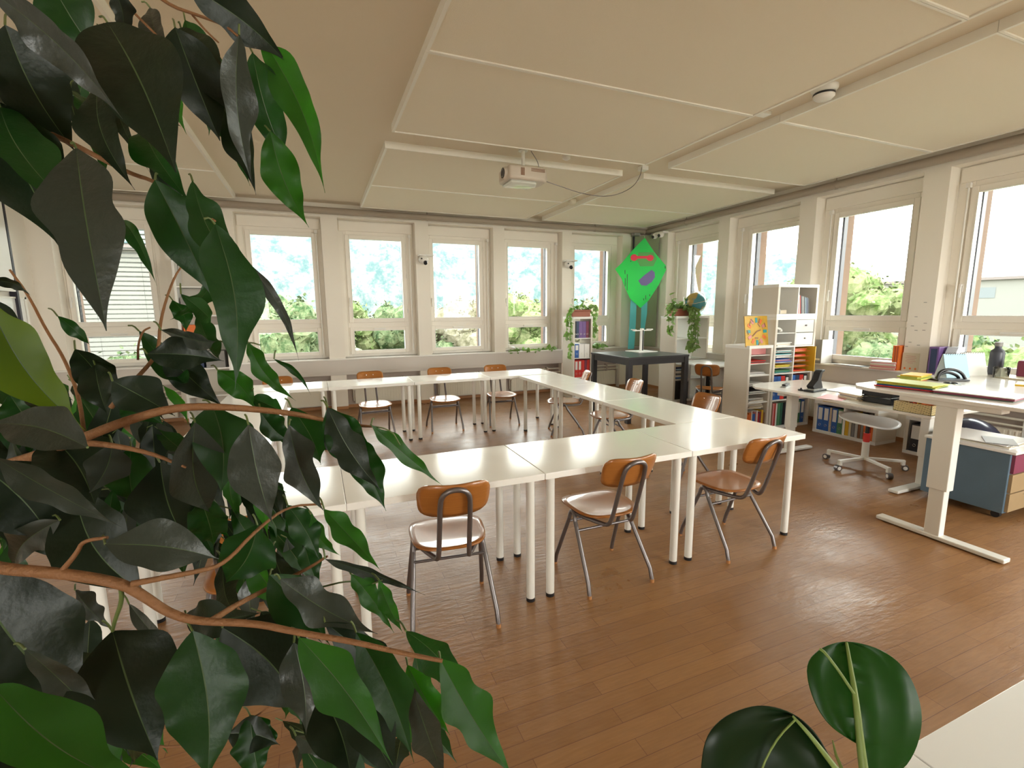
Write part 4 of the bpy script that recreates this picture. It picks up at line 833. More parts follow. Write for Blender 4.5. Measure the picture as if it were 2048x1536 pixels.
# ================================================================== PROJECTOR
pj = thing('projector', 'white video projector hanging from the ceiling on a short pole', 'projector', (2.18, 4.95, 3.05), R(0))
prof = [(-.23, -.16), (-.13, -.17), (.17, -.16), (.23, -.11), (.24, 0), (.23, .11), (.17, .16), (-.13, .17), (-.23, .16)]
M['pjbody'] = mat('warm_white_plastic', (.62, .54, .46), .4)
MB().prism(prof, -.07, .075).obj('body', M['pjbody'], pj, bevel=.03, seg=4, smooth=True)
MB().m(0).prism([(-.2, -.13), (.1, -.13), (.15, 0), (.1, .13), (-.2, .13)], -.1, -.06).obj('base_bulge', mat('glossy_white_plastic', (.7, .72, .66), .08), pj, bevel=.02, seg=3, smooth=True)
lb = MB().cyl((-.22, .0-.06, 0), (-.262, -.06, 0), .068, .06, 28).obj('lens_barrel', M['pjbody'], pj); MB().cyl((-.255, -.06, 0), (-.266, -.06, 0), .052, n=28).obj('lens', mat('lens_glass', (.01, .01, .02), .03), lb); MB().tube([Vector((-.266, -.06+.035*math.cos(a_), .035*math.sin(a_))) for a_ in [2*PI*i/24 for i in range(24)]], .005, 6, closed=True).obj('lens_ring', M['tube'], lb)
q = MB(); [q.box(-.1+.016*i, -.092+.016*i, -.173, -.163, -.03, .045) for i in range(3)]; [q.box(.02, .18, -.166, -.158, .02+.012*i, .026+.012*i) for i in range(3)]; q.obj('vent', K('brown'), pj)
MB().cyl((0, 0, .07), (0, 0, .27), .02).obj('ceiling_pole', M['steelw'], pj); MB().cyl((0, 0, .262), (0, 0, .279), .05).obj('ceiling_plate', M['steelw'], pj)
def cable(pts, label, r=.004, m_=None): o = MB().tube(smooth(pts, 3), r, 8).obj('cable', m_ or M['tube']); return tag(o, label, 'cable')
cable([(2.40, 4.95, 3.04), (2.6, 4.95, 3.0), (2.95, 4.95, 2.93), (3.3, 4.95, 2.93), (3.6, 4.95, 3.05), (3.72, 4.95, 3.2), (3.74, 4.95, 3.32)], 'dark projector cable sagging to the right junction of the ceiling panels')
cable([(2.36, 4.95, 3.12), (2.36, 4.93, 3.2), (2.25, 4.9, 3.31)], 'short cable rising from the projector to the ceiling')
tag(rbox(.09, .09, .05, 'junction_box', M['sillw']), 'small white junction box where the projector cable ends', 'box').location = (3.78, 4.98, CEIL-.05)
sd = thing('smoke_detector', 'round white smoke detector on the ceiling channel at the upper right', 'smoke detector', (3.82, 2.78, CEIL))
MB().lathe([(0, 0), (.095, 0), (.095, -.02), (.085, -.035), (.078, -.04)], n=28).obj('base_ring', M['sillw'], sd); MB().lathe([(.075, -.03), (.075, -.075), (.055, -.095), (0, -.098)], n=28).obj('sensor_head', M['sillw'], sd); MB().lathe([(.076, -.048), (.077, -.052), (.077, -.06), (.076, -.064)], n=28).obj('vent_ring', M['black'], sd)
tag(rbox(.14, .08, .03, 'motion_sensor', M['sillw']), 'flat white sensor on the ceiling channel left of the smoke detector', 'sensor').location = (3.76, 3.3, CEIL-.03)
tag(MB().lathe([(0, 0), (.045, 0), (.045, -.03), (.02, -.045), (0, -.046)], n=16).obj('motion_sensor', M['sillw']), 'small round ceiling sensor just right of the projector', 'sensor').location = (2.72, 4.97, CEIL)
tag(MB().lathe([(0, 0), (.07, 0), (.07, -.05), (.05, -.09), (0, -.095)], n=8).obj('ceiling_sensor', K('cream')), 'beige faceted sensor at the far end of the ceiling channel', 'sensor').location = (3.8, 6.75, CEIL)
tag(MB().lathe([(0, 0), (.05, 0), (.05, -.02), (0, -.025)], n=20).obj('ceiling_disc', M['sillw']), 'small flat round cap beside the far beige sensor', 'ceiling disc').location = (3.7, 6.2, CEIL)
def spk(x, label):
    t = thing('loudspeaker', label, 'loudspeaker', (x, BY, 2.5), 0, 'small loudspeakers on the back piers')
    MB().box(-.1, .14, -.16, 0, .06, .085).obj('bracket', M['sillw'], t, bevel=.005); MB().sphere((-.02, -.1, .0), .085, 16, (1, .8, .9)).obj('housing', M['sillw'], t); q = MB().cyl((.0, -.15, -.05), (-.005, -.178, -.07), .035, .03); q.sphere((-.065, -.165, .01), .014, 8); q.obj('speaker_cone', M['black'], t)
spk(1.78, 'small white loudspeaker on the back wall pier, left one'); spk(4.60, 'small white loudspeaker on the back wall pier, right one near the shelf')
# ================================================================== left bookcase by the blind window
lbk = thing('bookcase', 'tall white bookcase between the blind window and the next window', 'shelf', (-1.8, 7.95, 0))
q = MB(); q.box(0, .03, 0, .36, 0, 2.38); q.box(.57, .6, 0, .36, 0, 2.38); q.box(0, .6, 0, .36, 2.35, 2.38); q.box(0, .6, 0, .36, 0, .05); q.obj('frame', M['whiteg'], lbk)
MB().box(.03, .57, .35, .358, .05, 2.35).obj('back_panel', M['shelfside'], lbk)
for z in (.42, .82, 1.2, 1.58, 1.98): MB().box(.03, .57, .0, .35, z, z+.02).obj('shelf_board', M['whiteg'], lbk)
for x, z, c, w_, l_ in ((.05, 1.601, 'grey', .18, 'grey upright box on the upper shelf of the bookcase by the blind window'), (.25, 1.601, 'blue', .06, 'blue upright file in the bookcase by the blind window'), (.33, 1.601, 'beige', .2, 'beige upright box in the bookcase by the blind window'), (.05, 1.221, 'orange', .3, 'orange box in the bookcase by the blind window'), (.4, 1.221, 'white', .14, 'white box in the bookcase by the blind window'), (.05, .841, 'navy', .2, 'dark blue box low in the bookcase by the blind window'), (.28, .841, 'grey', .24, 'grey box low in the bookcase by the blind window')):
    tag(MB().box(0, w_, 0, .26, 0, .24).obj('storage_box', K(c), bevel=.003), l_, 'box').location = (-1.8+x, 7.98, z)
# ================================================================== TRAILING POTHOS
M['poth'] = mat('pothos_leaf', (.20, .31, .09), .4, var=.85, vscale=24, trans=.3, tcol=(.2, .45, .05)); M['stem'] = mat('green_stem', (.14, .2, .06), .6); M['terra'] = mat('terracotta_plastic', (.30, .09, .05), .5); M['soil'] = mat('soil', (.03, .02, .015), 1)
def hleaf(b, p, d, n, s):           # heart shaped leaf at p pointing d with normal n
    d = d.normalized(); n = (n-d*n.dot(d)).normalized(); w_ = d.cross(n)
    o_ = [(0, 0), (-.12, .25), (.0, .42), (.3, .45), (.65, .28), (1.05, 0), (.65, -.28), (.3, -.45), (0, -.42), (-.12, -.25)]
    pts = [p+d*(u*s)+w_*(v*s)+n*(-.25*s*abs(v)-.15*s*u*u) for u, v in o_]+[p+d*(.4*s)]
    b.add(pts, [(i, (i+1) % 10, 10) for i in range(10)], True)
def pothos(loc, L_, Wd, vines, label, seed, trough=True, n=34, s=.075):
    rn = random.Random(seed); t = thing('pothos_plant', label, 'potted plant', loc)
    if trough:
        q = MB(); q.prism([(-L_/2+.01, -Wd/2+.01), (L_/2-.01, -Wd/2+.01), (L_/2-.01, Wd/2-.01), (-L_/2+.01, Wd/2-.01)], 0, .1); q.box(-L_/2, L_/2, -Wd/2, Wd/2, .1, .125); q.obj('planter', M['terra'], t, bevel=.006)
        MB().box(-L_/2+.01, L_/2-.01, -Wd/2+.01, Wd/2-.01, .125, .129).obj('soil', M['soil'], t)
    f = MB(); st_ = MB()
    for k in range(n):
        p = Vector((rn.uniform(-L_*.55, L_*.55), rn.uniform(-Wd*.6, Wd*.6), (.14 if trough else .01)+abs(rn.gauss(0, .07 if trough else .03))))
        hleaf(f, p, Vector((rn.uniform(-1, 1), rn.uniform(-1, .6), rn.uniform(-.5, .5))), Vector((rn.uniform(-.6, .6), rn.uniform(-1, 0), 1)), s*rn.uniform(.7, 1.3))
        st_.tube([(p.x*.6, p.y*.6, .12 if trough else 0), p], .0025, 5)
    for v in vines:
        v = smooth([Vector(q) for q in v], 2); st_.tube(v, .003, 5)
        for i in range(len(v)-1):
            for _ in range(2):
                p = v[i].lerp(v[i+1], rn.random()); hleaf(f, p, Vector((rn.uniform(-.8, .8), rn.uniform(-.8, .5), rn.uniform(-1, -.1))), Vector((rn.uniform(-.5, .5), -1, rn.uniform(-.2, .6))), s*rn.uniform(.6, 1.15))
    f.obj('foliage', M['poth'], t); st_.obj('vine', M['stem'], t)
pothos((4.47, 7.63, h1+.001), .40, .17, [[(-.15, -.05, .15), (-.24, -.12, .12), (-.26, -.16, -.1), (-.27, -.15, -.35), (-.25, -.16, -.55), (-.29, -.14, -.72)], [(-.17, 0, .15), (-.25, -.05, .05), (-.31, -.08, -.15), (-.3, -.1, -.4)], [(.15, 0, .15), (.26, -.08, .22), (.34, -.05, .12), (.3, -.06, -.1), (.28, -.06, -.38)], [(.15, 0, .16), (.24, -.05, .1), (.27, -.1, -.08), (.28, -.12, -.25)]], 'pothos in a terracotta trough on the shelf left of the black table, vines hanging', 3)
pothos((5.93, 6.66, h2+.001), .36, .17, [[(-.1, -.05, .15), (-.22, -.1, .12), (-.27, -.15, -.05), (-.28, -.16, -.25)], [(-.15, 0, .2), (-.3, -.05, .15), (-.34, -.1, 0), (-.3, -.12, -.3)]]+[[(.02+.05*i, -.05, .15), (.05+.055*i, -.2, .15), (.06+.05*i, -.2, -.05), (.05+.05*i, -.19, -.3-.05*(i % 3)), (.06+.045*i, -.19, -.55-.04*(i % 2))] for i in range(5)], 'pothos in a terracotta trough on the shelf beside the globe, long vines hanging in front', 5, n=60)
pothos((5.25, 8.36, ZS+.001), .6, .12, [], 'low leafy plant along the back sill right of the shelf with red binders', 7, trough=False, n=60, s=.09)
pothos((3.8, 8.32, ZS+.001), .8, .08, [[(-.4, 0, .02), (-.1, -.02, .03), (.3, 0, .02), (.5, -.02, .04)]], 'sparse creeping vine lying on the back sill left of the shelf with red binders', 8, trough=False, n=9, s=.08)
# ================================================================== FICUS IN THE FOREGROUND
M['lf_d'] = mat('ficus_leaf_dark', (.007, .013, .0055), .42, spec=.3, var=.4, vscale=14, trans=.12, tcol=(.015, .06, .005), bump=.15, bscale=60)
M['lf_m'] = mat('ficus_leaf_green', (.009, .034, .006), .42, spec=.3, var=.35, vscale=14, trans=.28, tcol=(.02, .16, .01), bump=.15, bscale=60)
M['lf_b'] = mat('ficus_leaf_backlit', (.018, .07, .008), .45, spec=.3, var=.25, vscale=14, trans=.38, tcol=(.05, .28, .01), bump=.15, bscale=60)  # backlight put into a brighter green
M['lf_y'] = mat('ficus_leaf_yellow_green', (.05, .09, .004), .45, spec=.3, var=.2, vscale=14, trans=.45, tcol=(.25, .4, .0), bump=.1, bscale=60)
M['lf_g'] = mat('ficus_leaf_sheen', (.020, .027, .019), .36, spec=.5, var=.3, vscale=14, trans=.08, tcol=(.05, .06, .03), bump=.15, bscale=80)  # sheen of reflected light put into a greyer leaf colour
M['lf_r'] = mat('leaf_midrib', (.05, .085, .03), .45, trans=.2, tcol=(.12, .2, .05))
M['twig'] = mat('ficus_bark', (.20, .085, .028), .7, bump=.4, bscale=120); M['tip'] = mat('leaf_stalk', (.09, .12, .03), .5)
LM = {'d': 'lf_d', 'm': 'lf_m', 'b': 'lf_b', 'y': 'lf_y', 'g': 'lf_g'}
def leaf(b, B, T, W, roll=0., sag=.1, wave=.06, seed=0, fold=.25, tail=.2, wide=.42, curl=0., n=32, view=None, petiole=0.):
    """blade from base B to tip T, full width W (metres)"""
    rn = random.Random(seed); wob = 1 if W/(T-B).length < .36 else .35; ax = T-B; L_ = ax.length; d = ax.normalized(); vd = (view or ((B+T)/2-CAM)).normalized()
    side = d.cross(vd); side = side.normalized() if side.length > 1e-4 else d.orthogonal().normalized(); nr = side.cross(d).normalized()
    c_, s_ = math.cos(roll), math.sin(roll); side, nr = side*c_+nr*s_, nr*c_-side*s_
    ph, fr = rn.uniform(0, 6), rn.uniform(11, 18); cols = [-1, -.8, -.55, -.28, -.016, .016, .28, .55, .8, 1]; vs_ = []; fs = []
    for i in range(n+1):
        t = i/n
        wd = math.sin(PI/2*t/wide)**.85 if t < wide else max(0, math.cos(PI/2*(t-wide)/(1-wide)))**(1.0+5*tail)
        wd = max(wd, .012)
        ctr = B+ax*t-nr*(sag*L_*math.sin(PI*t))+side*(curl*L_*math.sin(PI*t))
        for c in cols:
            k = abs(c); off = c*wd*W/2
            if k > .5: off *= 1+(.15*math.sin(ph+fr*t+c*1.5)+.05*math.sin(1.7*fr*t+c*2))*k*wob
            z = fold*abs(off)+(wave*W*math.sin(ph+fr*t*1.1+(1.7 if c > 0 else 0))*k*k*min(1, wd*2)) - (.0 if k > .1 else .0)
            vs_.append(ctr+side*off-nr*z)
    m_ = len(cols)
    for i in range(n):
        for j in range(m_-1): fs.append(((i*m_+j, i*m_+j+1, (i+1)*m_+j+1, (i+1)*m_+j), j == 4))
    b.m(0).add(vs_, [f for f, r_ in fs if not r_], True); b.m(1).add(vs_, [f for f, r_ in fs if r_], True)
    return ctr
def rp(px, py, d): return ray(px, py, d)
ft = thing('ficus_tree', 'tall weeping ficus in the left foreground, long pointed drooping leaves on orange brown branches', 'potted plant', (0, 0, 0))
# bx,by, tx,ty, width px, depth m, kind, roll, sag, extra(dict)
LV = [
 (105, -30, 190, 106, 95, .46, 'm', .2, .05), (215, 45, 352, 345, 150, .42, 'd', .1, .05), (350, 55, 440, 282, 100, .46, 'd', .3, .05), (362, 55, 500, 250, 92, .47, 'd', -.2, .05),
 (375, -30, 578, 130, 78, .42, 'd', .2, -.1), (520, 70, 650, 386, 62, .45, 'b', .2, -.02), (478, 70, 505, 372, 58, .38, 'g', .3, .1), (505, 105, 583, 345, 70, .47, 'm', .2, .05),
 (540, 262, 618, 455, 66, .47, 'b', .1, .03), (440, 205, 512, 390, 58, .5, 'd', .5, .05), (455, 195, 500, 372, 50, .52, 'm', -.3, .05), (300, 15, 345, 192, 38, .5, 'g', .4, .1),
 (-20, -20, 245, 238, 70, .36, 'g', .5, -.03), (10, 50, 148, 300, 118, .42, 'd', .2, .05), (195, 170, 270, 380, 62, .45, 'd', .3, .06), (140, 180, 185, 285, 42, .5, 'm', .4, .1),
 (-70, 190, 117, 490, 150, .40, 'd', .1, .04), (0, 215, 160, 435, 92, .42, 'm', .3, .06), (-60, 150, 12, 210, 70, .4, 'd', .2, .05), (152, 296, 213, 662, 112, .36, 'g', .25, .08),
 (245, 440, 314, 572, 26, .48, 'm', .5, .1), (310, 360, 430, 602, 92, .42, 'm', .1, .05), (300, 330, 355, 540, 60, .45, 'd', .6, .08), (385, 362, 508, 545, 58, .42, 'm', .3, -.12),
 (430, 448, 470, 778, 92, .36, 'm', .1, .04), (285, 250, 383, 408, 62, .46, 'm', .1, .08), (250, 60, 305, 355, 60, .52, 'd', .7, .05), (490, 520, 598, 722, 20, .5, 'g', .3, .02),
 (232, 130, 300, 345, 30, .5, 'd', .4, .04), (-20, 90, 45, 240, 80, .45, 'd', .2, .05), (110, -40, 130, 50, 50, .5, 'g', .3, .05), (225, -30, 245, 78, 40, .45, 'g', .5, .05), (60, 300, 130, 420, 60, .5, 'd', .2, .05),
 (370, 40, 450, 255, 60, .55, 'm', .2, .05), (190, 255, 215, 370, 26, .55, 'm', .5, .1),
 # middle
 (-25, 600, 172, 862, 92, .38, 'y', .2, -.06), (-60, 590, 78, 790, 100, .4, 'd', .2, .05), (-20, 560, 62, 592, 24, .5, 'd', .8, -.2), (115, 632, 180, 690, 24, .55, 'm', .3, -.3),
 (150, 698, 228, 815, 62, .5, 'd', .2, -.15), (278, 662, 376, 765, 42, .5, 'm', .3, -.3), (322, 660, 432, 683, 36, .48, 'g', .6, -.1), (295, 708, 448, 722, 62, .46, 'd', .2, -.1), (225, 762, 350, 832, 84, .42, 'd', .3, -.12),
 (258, 775, 330, 850, 60, .5, 'm', .2, .1), (330, 705, 448, 815, 62, .48, 'd', .2, -.1), (435, 740, 512, 820, 48, .5, 'b', .2, -.1), (362, 588, 420, 650, 30, .55, 'm', .2, -.2), (345, 600, 372, 665, 34, .6, 'm', .4, -.1), (430, 560, 340, 640, 40, .6, 'm', .8, .1),
 (495, 682, 592, 802, 34, .52, 'b', .2, -.18), (548, 718, 622, 790, 12, .55, 'm', .2, -.1), (503, 795, 568, 824, 32, .5, 'm', .2, -.1), (395, 630, 440, 720, 36, .55, 'm', .4, -.1),
 (390, 845, 425, 1030, 92, .44, 'g', .3, .05), (497, 850, 545, 1048, 88, .4, 'g', .25, .04), (578, 850, 650, 1025, 62, .42, 'g', .3, .02), (425, 812, 442, 985, 96, .46, 'm', .1, .04), (583, 815, 642, 930, 66, .47, 'm', .1, .03),
 (520, 822, 585, 885, 46, .5, 'm', .3, .05), (655, 815, 735, 968, 66, .44, 'm', .15, .04), (700, 868, 772, 1022, 58, .44, 'm', .2, .04), (742, 850, 886, 972, 34, .46, 'b', .4, -.08), (655, 815, 765, 985, 60, .42, 'd', .2, .03),
 (175, 895, -40, 850, 84, .36, 'g', .35, .06), (-10, 915, 245, 1055, 58, .36, 'g', .5, -.1), (-40, 930, 110, 1090, 130, .42, 'd', .2, .05), (110, 880, 190, 1010, 110, .46, 'd', .2, .05), (225, 890, 175, 990, 75, .42, 'g', .4, .05), (262, 895, 270, 1010, 80, .46, 'm', .2, .05),
 (320, 925, 372, 1080, 120, .44, 'd', .1, .05), (340, 905, 440, 905, 50, .6, 'm', .5, .1), (190, 730, 215, 830, 56, .5, 'd', .4, .05), (20, 790, 95, 880, 70, .5, 'm', .2, .05), (75, 770, 150, 850, 60, .48, 'd', .2, .05), (95, 830, 60, 900, 40, .5, 'g', .4, .05),
 # lower
 (210, 1088, 438, 1118, 92, .36, 'g', .3, .1), (150, 985, 292, 1190, 118, .42, 'd', .2, .04), (-60, 1150, 165, 1415, 205, .38, 'd', .15, .05), (225, 1262, 315, 1520, 165, .38, 'd', .1, .05), (50, 1298, 252, 1502, 56, .35, 'g', .6, -.12), (-15, 1372, 300, 1580, 110, .32, 'b', .3, -.06),
 (385, 1262, 415, 1560, 132, .36, 'm', .15, .04), (445, 1255, 600, 1420, 150, .42, 'd', .2, .04), (588, 1285, 612, 1470, 70, .4, 'g', .3, .05), (560, 1158, 755, 1268, 74, .4, 'g', .4, -.1), (540, 1150, 660, 1290, 80, .44, 'm', .2, .05), (598, 1275, 786, 1530, 84, .36, 'b', .25, -.08),
 (712, 1265, 828, 1525, 84, .38, 'm', .1, -.03), (650, 1245, 790, 1400, 70, .42, 'd', .2, .02), (812, 1262, 925, 1440, 58, .40, 'm', .2, -.05), (815, 1330, 900, 1470, 58, .42, 'b', .2, .02), (880, 1318, 1030, 1560, 78, .36, 'b', .15, -.08), (822, 1370, 890, 1560, 56, .42, 'g', .3, .05),
 (635, 1380, 705, 1570, 108, .42, 'd', .1, .05), (705, 1385, 800, 1570, 76, .42, 'd', .2, .05), (650, 1118, 850, 1190, 26, .44, 'g', .7, -.06), (648, 1018, 762, 1142, 40, .46, 'b', .2, -.06), (622, 1028, 682, 1112, 26, .5, 'b', .2, -.06),
 (702, 1148, 788, 1266, 38, .46, 'b', .2, -.05), (758, 1160, 806, 1266, 28, .46, 'b', .2, -.05), (575, 1010, 640, 1122, 50, .5, 'm', .2, .02), (515, 1050, 452, 1165, 100, .46, 'm', .1, .05), (400, 995, 428, 1092, 66, .48, 'm', .1, .03), (372, 1232, 525, 1225, 62, .46, 'd', .2, .06),
 (545, 1100, 605, 1222, 46, .5, 'd', .3, -.05), (455, 1468, 560, 1490, 56, .5, 'd', .2, .06), (592, 1472, 655, 1530, 34, .5, 'g', .4, -.1), (150, 1180, 228, 1262, 36, .55, 'g', .6, -.08), (258, 1208, 340, 1296, 26, .55, 'g', .5, -.08), (120, 1040, 30, 1140, 60, .42, 'g', .3, .08), (130, 1300, 175, 1430, 70, .5, 'd', .3, .05),
 (330, 1410, 270, 1530, 70, .5, 'd', .3, .05), (500, 1430, 520, 1560, 70, .5, 'm', .3, .05), (610, 1090, 640, 1175, 40, .52, 'm', .3, .05), (445, 1120, 480, 1230, 46, .52, 'd', .4, .05), (60, 1000, 130, 1130, 90, .46, 'd', .2, .05), (0, 1440, 90, 1580, 120, .4, 'd', .2, .05),
]
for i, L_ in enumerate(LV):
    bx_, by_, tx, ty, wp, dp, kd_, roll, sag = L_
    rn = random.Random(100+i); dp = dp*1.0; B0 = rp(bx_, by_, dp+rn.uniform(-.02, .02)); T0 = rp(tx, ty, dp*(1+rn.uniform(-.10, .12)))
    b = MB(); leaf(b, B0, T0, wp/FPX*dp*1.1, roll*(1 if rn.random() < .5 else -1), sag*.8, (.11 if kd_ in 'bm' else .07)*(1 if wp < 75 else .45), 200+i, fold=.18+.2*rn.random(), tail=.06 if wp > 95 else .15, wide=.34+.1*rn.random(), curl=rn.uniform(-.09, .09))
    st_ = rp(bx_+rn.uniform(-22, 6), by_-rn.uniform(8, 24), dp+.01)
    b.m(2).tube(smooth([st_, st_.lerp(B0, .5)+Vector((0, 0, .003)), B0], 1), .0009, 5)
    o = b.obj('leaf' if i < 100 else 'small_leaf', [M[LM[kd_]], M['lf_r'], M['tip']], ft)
# farther, small foliage filling between the branches
fb = MB(); rn = random.Random(77)
REG = [((-30, 740), (330, 1000), 70, 'x'), ((300, 830), (600, 1020), 42, 'x'), ((-30, 960), (420, 1090), 40, 'x'), ((0, 1230), (300, 1500), 40, 'x'), ((430, 1030), (640, 1280), 22, 'x'), ((0, 0), (430, 250), 14, 'x'), ((560, 1290), (860, 1500), 30, 'x')]
for (x0, y0), (x1, y1), n, _ in REG:
    for k in range(n):
        px, py = rn.uniform(x0, x1), rn.uniform(y0, y1); dp = rn.uniform(.52, .8); l_ = rn.uniform(.055, .10); a = R(rn.uniform(30, 110)); lp_ = l_/dp*FPX
        B0 = rp(px, py, dp); T0 = rp(px+lp_*math.cos(a), py+lp_*math.sin(a), dp+rn.uniform(-.03, .03))
        b2 = MB(); leaf(b2, B0, T0, l_*rn.uniform(.28, .42), rn.uniform(-.9, .9), rn.uniform(-.15, .15), .05, k*7+n, n=10)
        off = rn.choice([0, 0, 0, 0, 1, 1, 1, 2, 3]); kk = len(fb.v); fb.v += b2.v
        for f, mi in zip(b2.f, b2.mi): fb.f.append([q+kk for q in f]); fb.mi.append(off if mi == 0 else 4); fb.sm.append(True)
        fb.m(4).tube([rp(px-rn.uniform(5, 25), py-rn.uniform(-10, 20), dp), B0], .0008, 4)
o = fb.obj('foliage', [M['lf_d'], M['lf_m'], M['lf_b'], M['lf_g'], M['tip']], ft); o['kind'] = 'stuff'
def branch(pts, r0, r1, par=ft, nm='branch', green=False):
    P_ = smooth([rp(*p) for p in pts], 2); n = len(P_); o = MB().tube(P_, [r0+(r1-r0)*i/(n-1) for i in range(n)], 8).obj(nm, M['tip'] if green else M['twig'], par); return o
TR = Vector((-.62, .52, 0))
branch([(-160, 1060, .5), (-60, 1120, .38), (0, 1138, .35), (120, 1146, .35), (240, 1165, .35), (285, 1190, .355), (335, 1225, .36), (390, 1243, .36), (510, 1246, .36), (590, 1264, .355), (700, 1282, .35), (790, 1303, .35), (885, 1322, .35)], .0052, .0014)
branch([(262, 1168, .35), (330, 1155, .36), (400, 1142, .38), (450, 1128, .4), (510, 1062, .42), (575, 1012, .48), (645, 1008, .48)], .0025, .001)
branch([(420, 1243, .36), (480, 1205, .40), (560, 1165, .45), (620, 1135, .45), (655, 1112, .45)], .0028, .001)
branch([(120, 1146, .35), (155, 1105, .35), (165, 1082, .35), (215, 1075, .35)], .002, .0012); branch([(240, 1165, .35), (245, 1200, .355), (230, 1240, .36), (225, 1262, .37)], .0018, .0012, green=True)
branch([(-140, 160, .5), (-20, 208, .46), (60, 250, .45), (140, 285, .44), (200, 316, .43), (262, 348, .43), (310, 362, .43), (380, 412, .42), (430, 442, .4)], .0035, .001)
branch([(190, -60, .5), (262, 20, .48), (315, 72, .47)], .0016, .001); branch([(260, -60, .5), (330, 8, .48), (400, 32, .47), (450, 50, .46), (480, 76, .44)], .002, .001); branch([(385, 30, .48), (410, 60, .48), (437, 85, .48)], .0012, .0008)
branch([(-100, 960, .55), (60, 915, .5), (145, 885, .42), (240, 845, .40), (340, 816, .40), (430, 812, .41), (570, 824, .43), (640, 838, .46), (700, 850, .45), (745, 853, .45)], .0055, .001)
branch([(145, 885, .42), (210, 888, .41), (300, 905, .42), (372, 935, .43)], .0035, .001)
branch([(20, 540, .6), (58, 592, .6), (92, 660, .58), (128, 715, .56), (158, 790, .54), (170, 880, .5)], .0014, .0022); branch([(222, 815, .5), (250, 780, .5), (300, 728, .5), (318, 700, .5), (320, 640, .52), (345, 560, .54), (368, 525, .55)], .0026, .0009)
branch([(276, 720, .5), (276, 690, .5), (285, 662, .5), (300, 655, .5)], .0012, .0009); branch([(440, 682, .5), (470, 690, .5), (500, 684, .5), (520, 690, .5)], .0009, .0007, green=True)
branch([(640, 1175, .46), (700, 1160, .46), (740, 1170, .46), (765, 1160, .46)], .0009, .0007, green=True); branch([(220, 1460, .5), (320, 1500, .5), (420, 1480, .5), (500, 1440, .5), (560, 1400, .48)], .0014, .0008)
branch([(700, 850, .45), (780, 855, .45), (800, 890, .46)], .0008, .0006, green=True)
# trunk and pot stand just outside the left edge
P0 = [rp(-100, 960, .55), rp(-160, 1060, .5), rp(-140, 160, .5), rp(190, -60, .5), rp(260, -60, .5)]
MB().tube(smooth([TR+Vector((0, 0, .28)), TR+Vector((.02, 0, .8)), TR+Vector((0, .02, 1.3)), TR+Vector((.03, 0, 1.75)), TR+Vector((.1, .02, 2.1))], 2), [.022]*1 or .02, 10).obj('trunk', M['twig'], ft) if False else MB().tube([TR+Vector((0, 0, .28)), TR+Vector((.02, 0, .8)), TR+Vector((0, .02, 1.3)), TR+Vector((.03, 0, 1.75)), TR+Vector((.1, .02, 2.1))], [.024, .021, .018, .014, .008], 10).obj('trunk', M['twig'], ft)
for p, zz in zip(P0, (1.15, 1.1, 1.72, 1.95, 2.0)): q = TR+Vector((.01 if zz < 1.5 else .05, .01, zz)); MB().tube(smooth([q, q.lerp(p, .5)+Vector((0, 0, .03)), p], 2), .005, 8).obj('branch', M['twig'], ft)
MB().lathe([(0, 0), (.14, 0), (.19, .3), (.2, .32), (.185, .32), (.175, .28), (0, .28)], TR, 28).obj('pot', M['terra'], ft); MB().lathe([(0, .281), (.174, .281)], TR, 24).obj('soil', M['soil'], ft)
# ================================================================== RUBBER PLANT (bottom right foreground)
M['rub'] = mat('rubber_leaf', (.016, .075, .008), .38, spec=.3, var=.35, vscale=9, trans=.3, tcol=(.03, .25, .01)); M['rubrib'] = mat('rubber_leaf_rib', (.24, .33, .09), .45, trans=.2, tcol=(.4, .5, .1)); M['rubd'] = mat('rubber_leaf_dark', (.007, .024, .006), .38, spec=.3, var=.3, vscale=9, trans=.15, tcol=(.015, .1, .01))
rt = thing('rubber_plant', 'rubber plant with two broad round green leaves at the bottom right of the foreground', 'potted plant', (0, 0, 0))
def outline_leaf(ol, rib, dz, m_, ribw, name='leaf'):
    """broad blade: outline and midrib points (px, py, depth)"""
    b = MB(); O = [rp(*p) for p in ol]; n = len(O); Rb = smooth([rp(*p) for p in rib], 2); nr = len(Rb); c_ = sum(O, Vector())/n; rings = [0, .35, .7, 1]
    nn = (rp(*rib[0])-CAM).normalized(); vs_ = []
    for k, s in enumerate(rings[1:]):
        for p in O:
            j = min(Rb, key=lambda q: (q-p).length); q = j.lerp(p, s); q = q+nn*(dz*math.sin(PI*s)*.6); vs_.append(q)
    for p in O: vs_.append(min(Rb, key=lambda q: (q-p).length).copy())
    fs = []
    A = 3*n
    for i in range(n):
        j = (i+1) % n; fs += [(A+i, A+j, j, i), (i, j, n+j, n+i), (n+i, n+j, 2*n+j, 2*n+i)]
    b.m(0).add(vs_, fs, True); o = b.obj(name, m_, rt); md = o.modifiers.new('thick', 'SOLIDIFY'); md.thickness = .0012
    MB().tube([p-nn*.001 for p in Rb], [ribw*(1-.75*i/(nr-1)) for i in range(nr)], 8).obj('midrib', M['rubrib'], o)
def dens(ol, it=2): return [(p.x, p.y, p.z) for p in smooth([Vector(p) for p in ol], it, True)]
d0 = .50
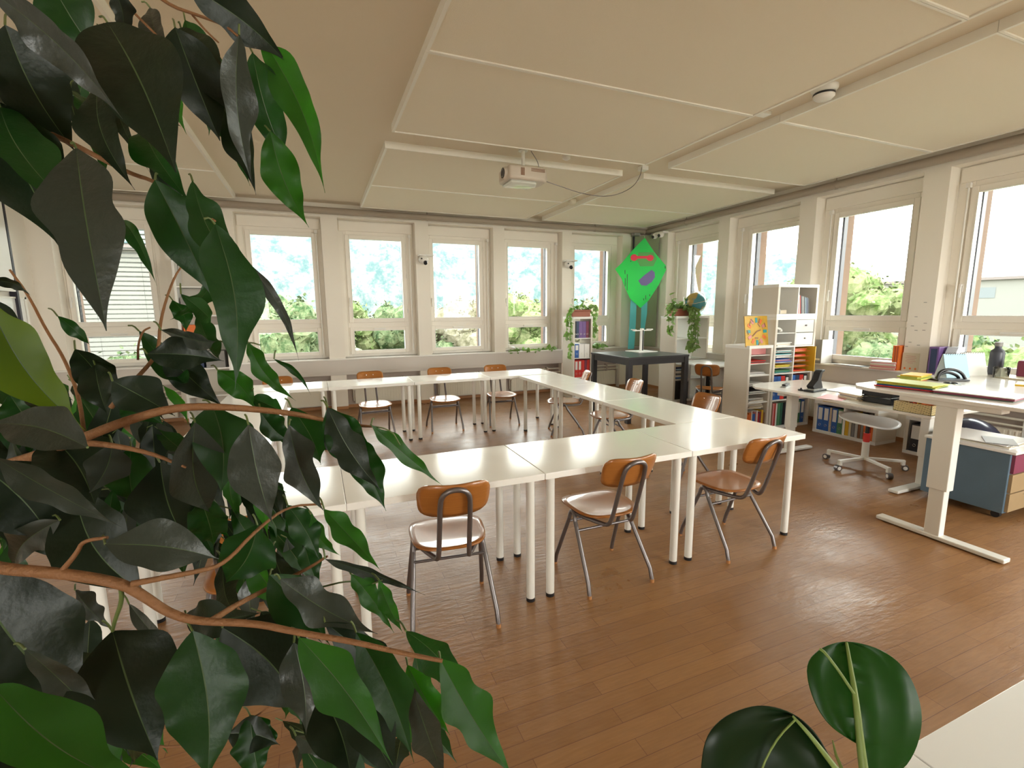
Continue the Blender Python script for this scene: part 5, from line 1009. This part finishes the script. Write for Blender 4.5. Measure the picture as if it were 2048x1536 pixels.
outline_leaf(dens([(1735, 1500, d0), (1735, 1560, d0), (1800, 1545, d0), (1832, 1500, d0), (1845, 1440, d0+.01), (1835, 1385, d0+.02), (1810, 1335, d0+.03), (1770, 1302, d0+.04), (1720, 1285, d0+.05), (1680, 1282, d0+.05), (1640, 1296, d0+.04), (1612, 1325, d0+.03), (1616, 1370, d0+.02), (1635, 1420, d0+.01), (1662, 1455, d0), (1700, 1480, d0)]),
             [(1736, 1600, d0-.02), (1722, 1500, d0-.005), (1712, 1400, d0+.01), (1702, 1340, d0+.03), (1693, 1285, d0+.048)], .012, M['rub'], .0052)
MB().tube(smooth([rp(1708, 1388, .508), rp(1680, 1345, .52), rp(1650, 1305, .53), rp(1640, 1298, .535)], 1), [.0022]*1 and .0016, 6).obj('side_vein', M['rubrib'], rt)
d0 = .46
outline_leaf(dens([(1405, 1600, d0), (1402, 1540, d0), (1412, 1475, d0), (1445, 1435, d0+.01), (1500, 1413, d0+.02), (1545, 1414, d0+.02), (1590, 1430, d0+.02), (1630, 1465, d0+.01), (1658, 1515, d0), (1690, 1570, d0), (1600, 1640, d0-.01), (1480, 1650, d0-.01)]),
             [(1720, 1600, d0-.01), (1670, 1535, d0), (1620, 1470, d0+.005), (1585, 1432, d0+.018)], .012, M['rubd'], .004)
MB().tube(smooth([rp(1590, 1440, .468), rp(1560, 1470, .462), rp(1535, 1510, .458), rp(1515, 1560, .455)], 1), .0010, 6).obj('side_vein', M['rubrib'], rt)
bud = rp(1683, 1536, .5); q0 = rp(1736, 1600, .48); base = Vector((q0.x+.02, q0.y+.05, 0))
MB().tube([rp(1665, 1480, .5), rp(1672, 1510, .5), bud, rp(1710, 1600, .5)], [.0005, .0016, .002, .003], 6).obj('bud', M['rubrib'], rt)
MB().tube(smooth([base+Vector((0, 0, .24)), base+Vector((.01, 0, .6)), Vector((base.x, base.y-.02, .95)), q0], 2), .008, 8).obj('stem', M['stem'], rt); MB().tube([q0, rp(1720, 1600, .45)], .004, 6).obj('leaf_stalk', M['stem'], rt)
MB().lathe([(0, 0), (.10, 0), (.135, .24), (.145, .26), (.13, .26), (.125, .23), (0, .23)], base, 24).obj('pot', M['terra'], rt); MB().lathe([(0, .231), (.124, .231)], base, 20).obj('soil', M['soil'], rt)
